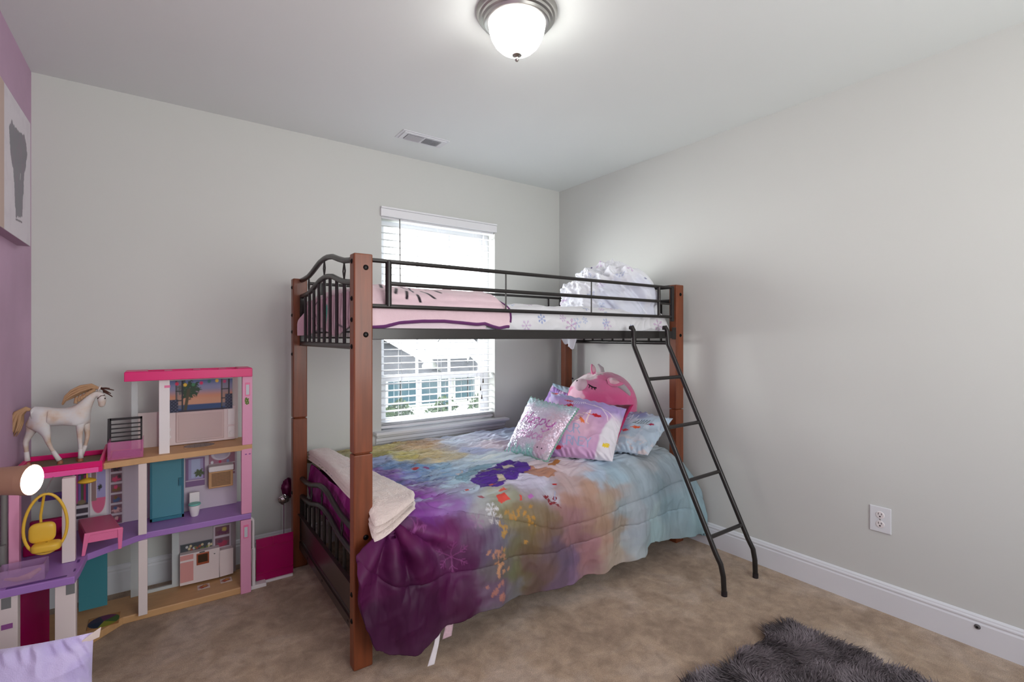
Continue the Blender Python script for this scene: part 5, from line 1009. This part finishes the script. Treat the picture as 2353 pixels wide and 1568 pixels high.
ss = o.modifiers.new('sub', 'SUBSURF'); ss.levels = 2; ss.render_levels = 2
hm_ = mat('horse_coat', (216, 196, 182), .6); nt = hm_.node_tree; bs = nt.nodes['Principled BSDF']; tco = nt.nodes.new('ShaderNodeTexCoord')
hcol = ramp(noise(14, 4, .5), [(.34, (200, 172, 150)), (.46, (214, 202, 194)), (.58, (216, 214, 214))]); nt.links.new(hcol, bs.inputs['Base Color']); me.materials.append(hm_)
bl_m = mat('blond_hair', (186, 148, 112), .7, bump=.6, bscale=200, stretch=(1, 1, 6)); br_m = mat('dark_brown_hair', (78, 46, 34), .6); hf = mat('hoof', (168, 104, 74), .5); sk_m = mat('white_sock', (224, 218, 216), .6)
b = MB()
for k in range(15):
    e = (k - 7) * 4.6 + 3 * math.sin(k * 5); dy = (k % 5 - 2) * .004
    b.tube([hp(1625, 235 + e * .2, dy), hp(1500, 205 + e, dy), hp(1320, 255 + e * 1.7, dy), hp(1170, 330 + e * 1.8, dy), hp(1070, 400 + e * 1.2, dy), hp(1015 + k, 500 + e * .3, dy)], [16 * K, 22 * K, 22 * K, 17 * K, 11 * K, 3 * K], 8)
for k in range(6): b.tube([hp(1560 - k * 60, 250 + k * 26, -.010), hp(1470 - k * 45, 300 + k * 34, -.016), hp(1350 - k * 14, 350 + k * 24, -.017)], [26 * K, 24 * K, 6 * K], 8)
b.build('mane', bl_m, hs, smooth=True)
b = MB()
for k in range(14):
    e = (k - 6.5) * 9 + 4 * math.sin(k * 7); dy = (k % 5 - 2) * .004
    b.tube([hp(560, 600, 0), hp(430, 570 + e * .3, dy), hp(310 + e * .8, 650 + e * .3, dy), hp(262 + e * 1.6, 800, dy), hp(236 + e * 1.5, 900 + 20 * math.sin(k * 3), dy), hp(205 + e * .9, 1000 + 36 * math.sin(k * 5), dy)], [14 * K, 24 * K, 26 * K, 24 * K, 16 * K, 3 * K], 8)
b.build('tail', bl_m, hs, smooth=True)
b = MB()
for a_, c_ in (((1640, 225), (1870, 262)), ((1660, 240), (1820, 318)), ((1690, 270), (1845, 370)), ((1670, 232), (1800, 232)), ((1700, 290), (1780, 330))): b.tube([hp(*a_, -.004), hp((a_[0] + c_[0]) / 2, (a_[1] + c_[1]) / 2 - 6, -.010), hp(*c_, -.008)], [14 * K, 12 * K, 7 * K], 7)
b.tube([hp(1600, 400, -.012), hp(1660, 350, -.016), hp(1720, 345, -.010)], 7 * K, 6)
b.build('forelock', br_m, hs, smooth=True)
for (cx, cy, dy) in ((1000, 1440, -.018), (440, 1490, .018), (1325, 1395, -.015), (1285, 1380, .015)):
    q = hp(cx, cy, dy); MB().cyl((q[0], q[1], .7225), (q[0] - .001, q[1], .7225 + .0125), .0105, 14, 0, .0075).build('hoof', hf, hs)
for x1_, y1_, x2_, y2_, dy in ((880, 1250, 985, 1400, -.018), (415, 1290, 433, 1440, .018), (1327, 1215, 1330, 1365, -.015), (1390, 1180, 1320, 1345, .015)):
    MB().tube([hp(x1_, y1_, dy), hp((x1_ + x2_) / 2, (y1_ + y2_) / 2, dy), hp(x2_, y2_, dy)], [30 * K, 32 * K, 37 * K], 12).build('sock', sk_m, hs, smooth=True)
for dy in (-.013, .013): MB().ball(hp(1722, 395, dy * .8), .0032, 10).build('eye', M['black'], hs)
for dy in (-.008, .008): MB().tube([hp(1610, 275, dy), hp(1640, 215, dy * 1.4), hp(1655, 185, dy * 1.3)], [14 * K, 15 * K, 3 * K], 8).build('ear', hm_, hs, smooth=True)

# spot lamp at the left wall
lp = thing('spot_floor_lamp', (-.448, 1.965, 0), 'floor lamp with tan cone head and bright white lit face before the dollhouse', 'floor lamp')
lm_ = mat('tan_lamp_metal', (170, 132, 108), .45, .2); dn = Vector((.90, -.434, 0)).normalized(); fc = Vector((-.302, 1.90, .843)); bk = fc - dn * .15
MB().cyl(fc, fc - dn * .02, .042, 40).cyl(fc - dn * .02, bk, .041, 40, 0, .033).build('lamp_head', lm_, lp)
b = MB(); n_ = 40; u1 = dn.cross(Vector((0, 0, 1))).normalized(); u2 = Vector((0, 0, 1))
v = [fc + dn * .004] + [fc + dn * .0015 + (u1 * math.cos(2 * math.pi * k / n_) + u2 * math.sin(2 * math.pi * k / n_)) * .0385 for k in range(n_)]
b.add(v, [(0, 1 + k, 1 + (k + 1) % n_) for k in range(n_)]).build('lit_lens', mat('lit_lamp_face', (255, 255, 255), .5, emit=(255, 253, 250), es=110), lp, smooth=True)
MB().cyl((-.448, 1.965, .02), (-.448, 1.965, .85), .008, 14).cyl((-.448, 1.965, .85), bk + dn * .03, .009, 12).build('pole', M['grey'], lp)
MB().lathe([(.0005, .02), (.038, .018), (.040, .004), (.040, 0), (.0005, 0)], (-.448, 1.965, 0), seg=40).build('base', M['grey'], lp)
# canvas on the lilac wall
cv = thing('wall_canvas', (XL, 2.45, 1.87), 'white canvas picture with a dark grey brushed figure on the lilac wall', 'picture')
zc0, zc1, yc0, yc1, xf = 1.617, 2.124, 2.10, 2.79, -.450
MB().box((XL, yc0, zc0), (xf - .001, yc1, zc1)).build('canvas_edge', mat('canvas_edge', (178, 150, 172), .8), cv, smooth=False)
def f_cv(p, w, h):
    g = lambda px, py: (yc1 - W(px, py, 'x', xf)[1], W(px, py, 'x', xf)[2] - zc0)
    p.mix(.35 * sst(0, .5, fbm(p.X * 9, p.Y * 9, 7)), (206, 196, 206)); p.rect(yc1 - 2.385, 0, w, h, (196, 170, 160), 1, .004)
    V = [g(*q) for q in ((27, 275), (33, 292), (44, 303), (56, 311), (60, 330), (62, 355), (59, 385), (55, 400), (54, 430), (52, 470), (51, 500), (36, 500), (34, 470), (33, 430), (30, 390), (26, 370), (22, 330), (20, 290))]
    X_, Y_ = p.X + .004 * fbm(p.X * 50, p.Y * 30, 5), p.Y + .006 * fbm(p.X * 50, p.Y * 30, 6); ins = np.zeros(X_.shape, bool)
    for (x0, y0), (x1, y1) in zip(V, V[1:] + V[:1]): ins ^= ((y0 > Y_) != (y1 > Y_)) & (X_ < (x1 - x0) * (Y_ - y0) / (y1 - y0 + 1e-12) + x0)
    p.mix(ins * .92, (118, 116, 124)); p.mix(ins * .5 * sst(-.1, .4, fbm(p.X * 30, p.Y * 14, 8)), (140, 124, 138))
    p.line([g(36, 504), g(50, 511)], .006, (120, 110, 120)); p.line([g(47, 400), g(46, 412)], .006, (196, 190, 196))
cvp = panel('painting', (xf, yc1, zc0), (0, -1, 0), (0, 0, 1), yc1 - yc0, zc1 - zc0, pr, f_cv, cv, .003, (220, 212, 220), .001)
# cushion in the near left corner
def f_cu(p, w, h):
    p.mix(.5 * sst(.1, .5, fbm(p.X * 6, p.Y * 6, 161)), (170, 156, 206))
    cx, cy = w * .70, h * .66; p.blob(cx, cy, .056, .050, (30, 24, 36), .5, .12); p.blob(cx, cy, .044, .038, (214, 186, 84), .5, .12)
pu, pf_ = pillow('lilac_cushion', (-.462, 1.70, .005), (-.150, 1.655, .005), (-.162, 1.80, .414), (-.464, 1.86, .430), .060, f_cu, 'lilac plush cushion with a black-ringed yellow dot on the floor in the near left corner', 'cushion', M['fleece'], (198, 186, 224), seed=13, wr=.006, pinch=.03)
MB().hexa([tuple(pf_(.93, .97) + np.array(q)) for q in ((0, -.004, 0), (.0, .0, -.012), (.036, .004, -.006), (.040, .0, .022), (0, -.001, 0), (.0, .003, -.012), (.036, .007, -.006), (.040, .003, .022))]).build('corner_tag', mat('cream_tag', (222, 206, 198), .8), pu, smooth=False)

# foil balloon and violet cloth behind the rear foot post
fb = thing('foil_balloon', (.53, 2.96, .0), 'crumpled plum and silver foil balloon behind the rear foot post', 'balloon')
gu, gv = np.meshgrid(np.linspace(0, 2 * np.pi, 40, endpoint=False), np.linspace(.02, np.pi - .02, 24))
def lump(name, c, r, m, sd, parent):
    L = np.stack([np.sin(gv) * np.cos(gu), np.sin(gv) * np.sin(gu), np.cos(gv)], -1); G = np.array(c) + L * np.array(r) * (1 + .28 * fbm(L[..., 0] * 2 + L[..., 2], L[..., 1] * 2, sd))[..., None]; return grid_obj(name, G, m, parent, wrap=True)
q1, q2 = W(659, 1122, 'y', 2.96), W(652, 1148, 'y', 2.94)
lump('plum_side', (q1[0] + .01, q1[1], q1[2]), (.035, .02, .055), mat('plum_foil', (92, 10, 64), .35, .3), 3, fb); lump('silver_side', q2, (.026, .014, .024), mat('silver_foil', (190, 186, 186), .18, .9), 5, fb)
MB().cyl((.545, 2.965, .0), (.545, 2.965, .37), .0018, 6).build('ribbon', mat('balloon_ribbon', (120, 30, 90), .5), fb)

# shaggy rug
rg = thing('shag_rug', (1.75, .6, 0), 'dark grey shaggy faux-fur rug in the lower right of the floor', 'rug')
rx0, rx1, ry0, ry1 = 1.22, 2.185, .22, 1.035
MB().box((rx0 + .02, ry0 + .02, .0), (rx1 - .02, ry1 - .02, .012)).build('backing', mat('grey_backing', (70, 66, 70), .95), rg, smooth=False)
n = 62000; g = np.random.default_rng(4)
x = rx0 + (rx1 - rx0) * g.random(n); y = ry0 + (ry1 - ry0) * g.random(n)
keep = (g.random(n) < 1.2) & (x < rx1 - .015 + .03 * fbm(y * 6, y * 0, 171)) & (y < ry1 - .015 + .03 * fbm(x * 6, x * 0, 172)); x, y = x[keep], y[keep]; n = len(x)
ang = 3.2 * fbm(x * 3.2, y * 3.2, 173, 3) + .8; le = .030 + .016 * g.random(n); lean = .55 + .45 * g.random(n)
jx, jy = np.cos(ang) + .35 * g.normal(size=n), np.sin(ang) + .35 * g.normal(size=n)
wdt = .0013 + .0008 * g.random(n); pxv, pyv = -np.sin(ang) * wdt, np.cos(ang) * wdt
hgt = [0, .5, .9, 1.0]; out = [0, .25, .7, 1.15]; wv = [1, .95, .6, 0]
V = []
for h_, o_, w_ in zip(hgt, out, wv):
    cx_, cy_, cz_ = x + jx * le * lean * o_, y + jy * le * lean * o_, .010 + le * (1.05 - .55 * lean) * h_
    if w_ > 0: V += [np.stack([cx_ - pxv * w_, cy_ - pyv * w_, cz_], -1), np.stack([cx_ + pxv * w_, cy_ + pyv * w_, cz_], -1)]
    else: V += [np.stack([cx_, cy_, cz_], -1)]
V = np.stack(V, 1); off_ = np.array(ORG[rg.name]); V = V - off_; i0 = (np.arange(n) * 7)[:, None]
quads = np.concatenate([i0 + np.array([[0, 1, 3, 2]]), i0 + np.array([[2, 3, 5, 4]])], 0); tris = i0 + np.array([[4, 5, 6]])
me = bpy.data.meshes.new('pile'); me.vertices.add(n * 7); me.vertices.foreach_set('co', V.reshape(-1)); li = np.concatenate([quads.ravel(), tris.ravel()]).astype(np.int32)
me.loops.add(len(li)); me.loops.foreach_set('vertex_index', li); me.polygons.add(3 * n)
me.polygons.foreach_set('loop_start', np.concatenate([np.arange(0, 8 * n, 4), 8 * n + np.arange(0, 3 * n, 3)]).astype(np.int32)); me.update(calc_edges=True)
tone = np.clip(.5 + .55 * fbm(x * 7, y * 7, 175, 3) + .2 * g.normal(size=n), 0, 1); cc = lin((48, 42, 44)) * (1 - tone[:, None]) + lin((134, 124, 128)) * tone[:, None]
cv_ = np.repeat(cc[:, None, :], 7, 1) * np.array([1, 1, 1, 1, 1, 1, 1])[None, :, None]
at = me.color_attributes.new('Col', 'FLOAT_COLOR', 'POINT'); at.data.foreach_set('color', np.concatenate([cv_.reshape(-1, 3), np.ones((n * 7, 1))], 1).ravel().astype(np.float32))
me.materials.append(mat('faux_fur', attr=True, rough=.7, spec=.2)); o = bpy.data.objects.new('pile', me); S.collection.objects.link(o); o.parent = rg; o['kind'] = 'stuff'

S.cycles.use_denoising = True
S.cycles.max_bounces = 8; S.cycles.transparent_max_bounces = 12
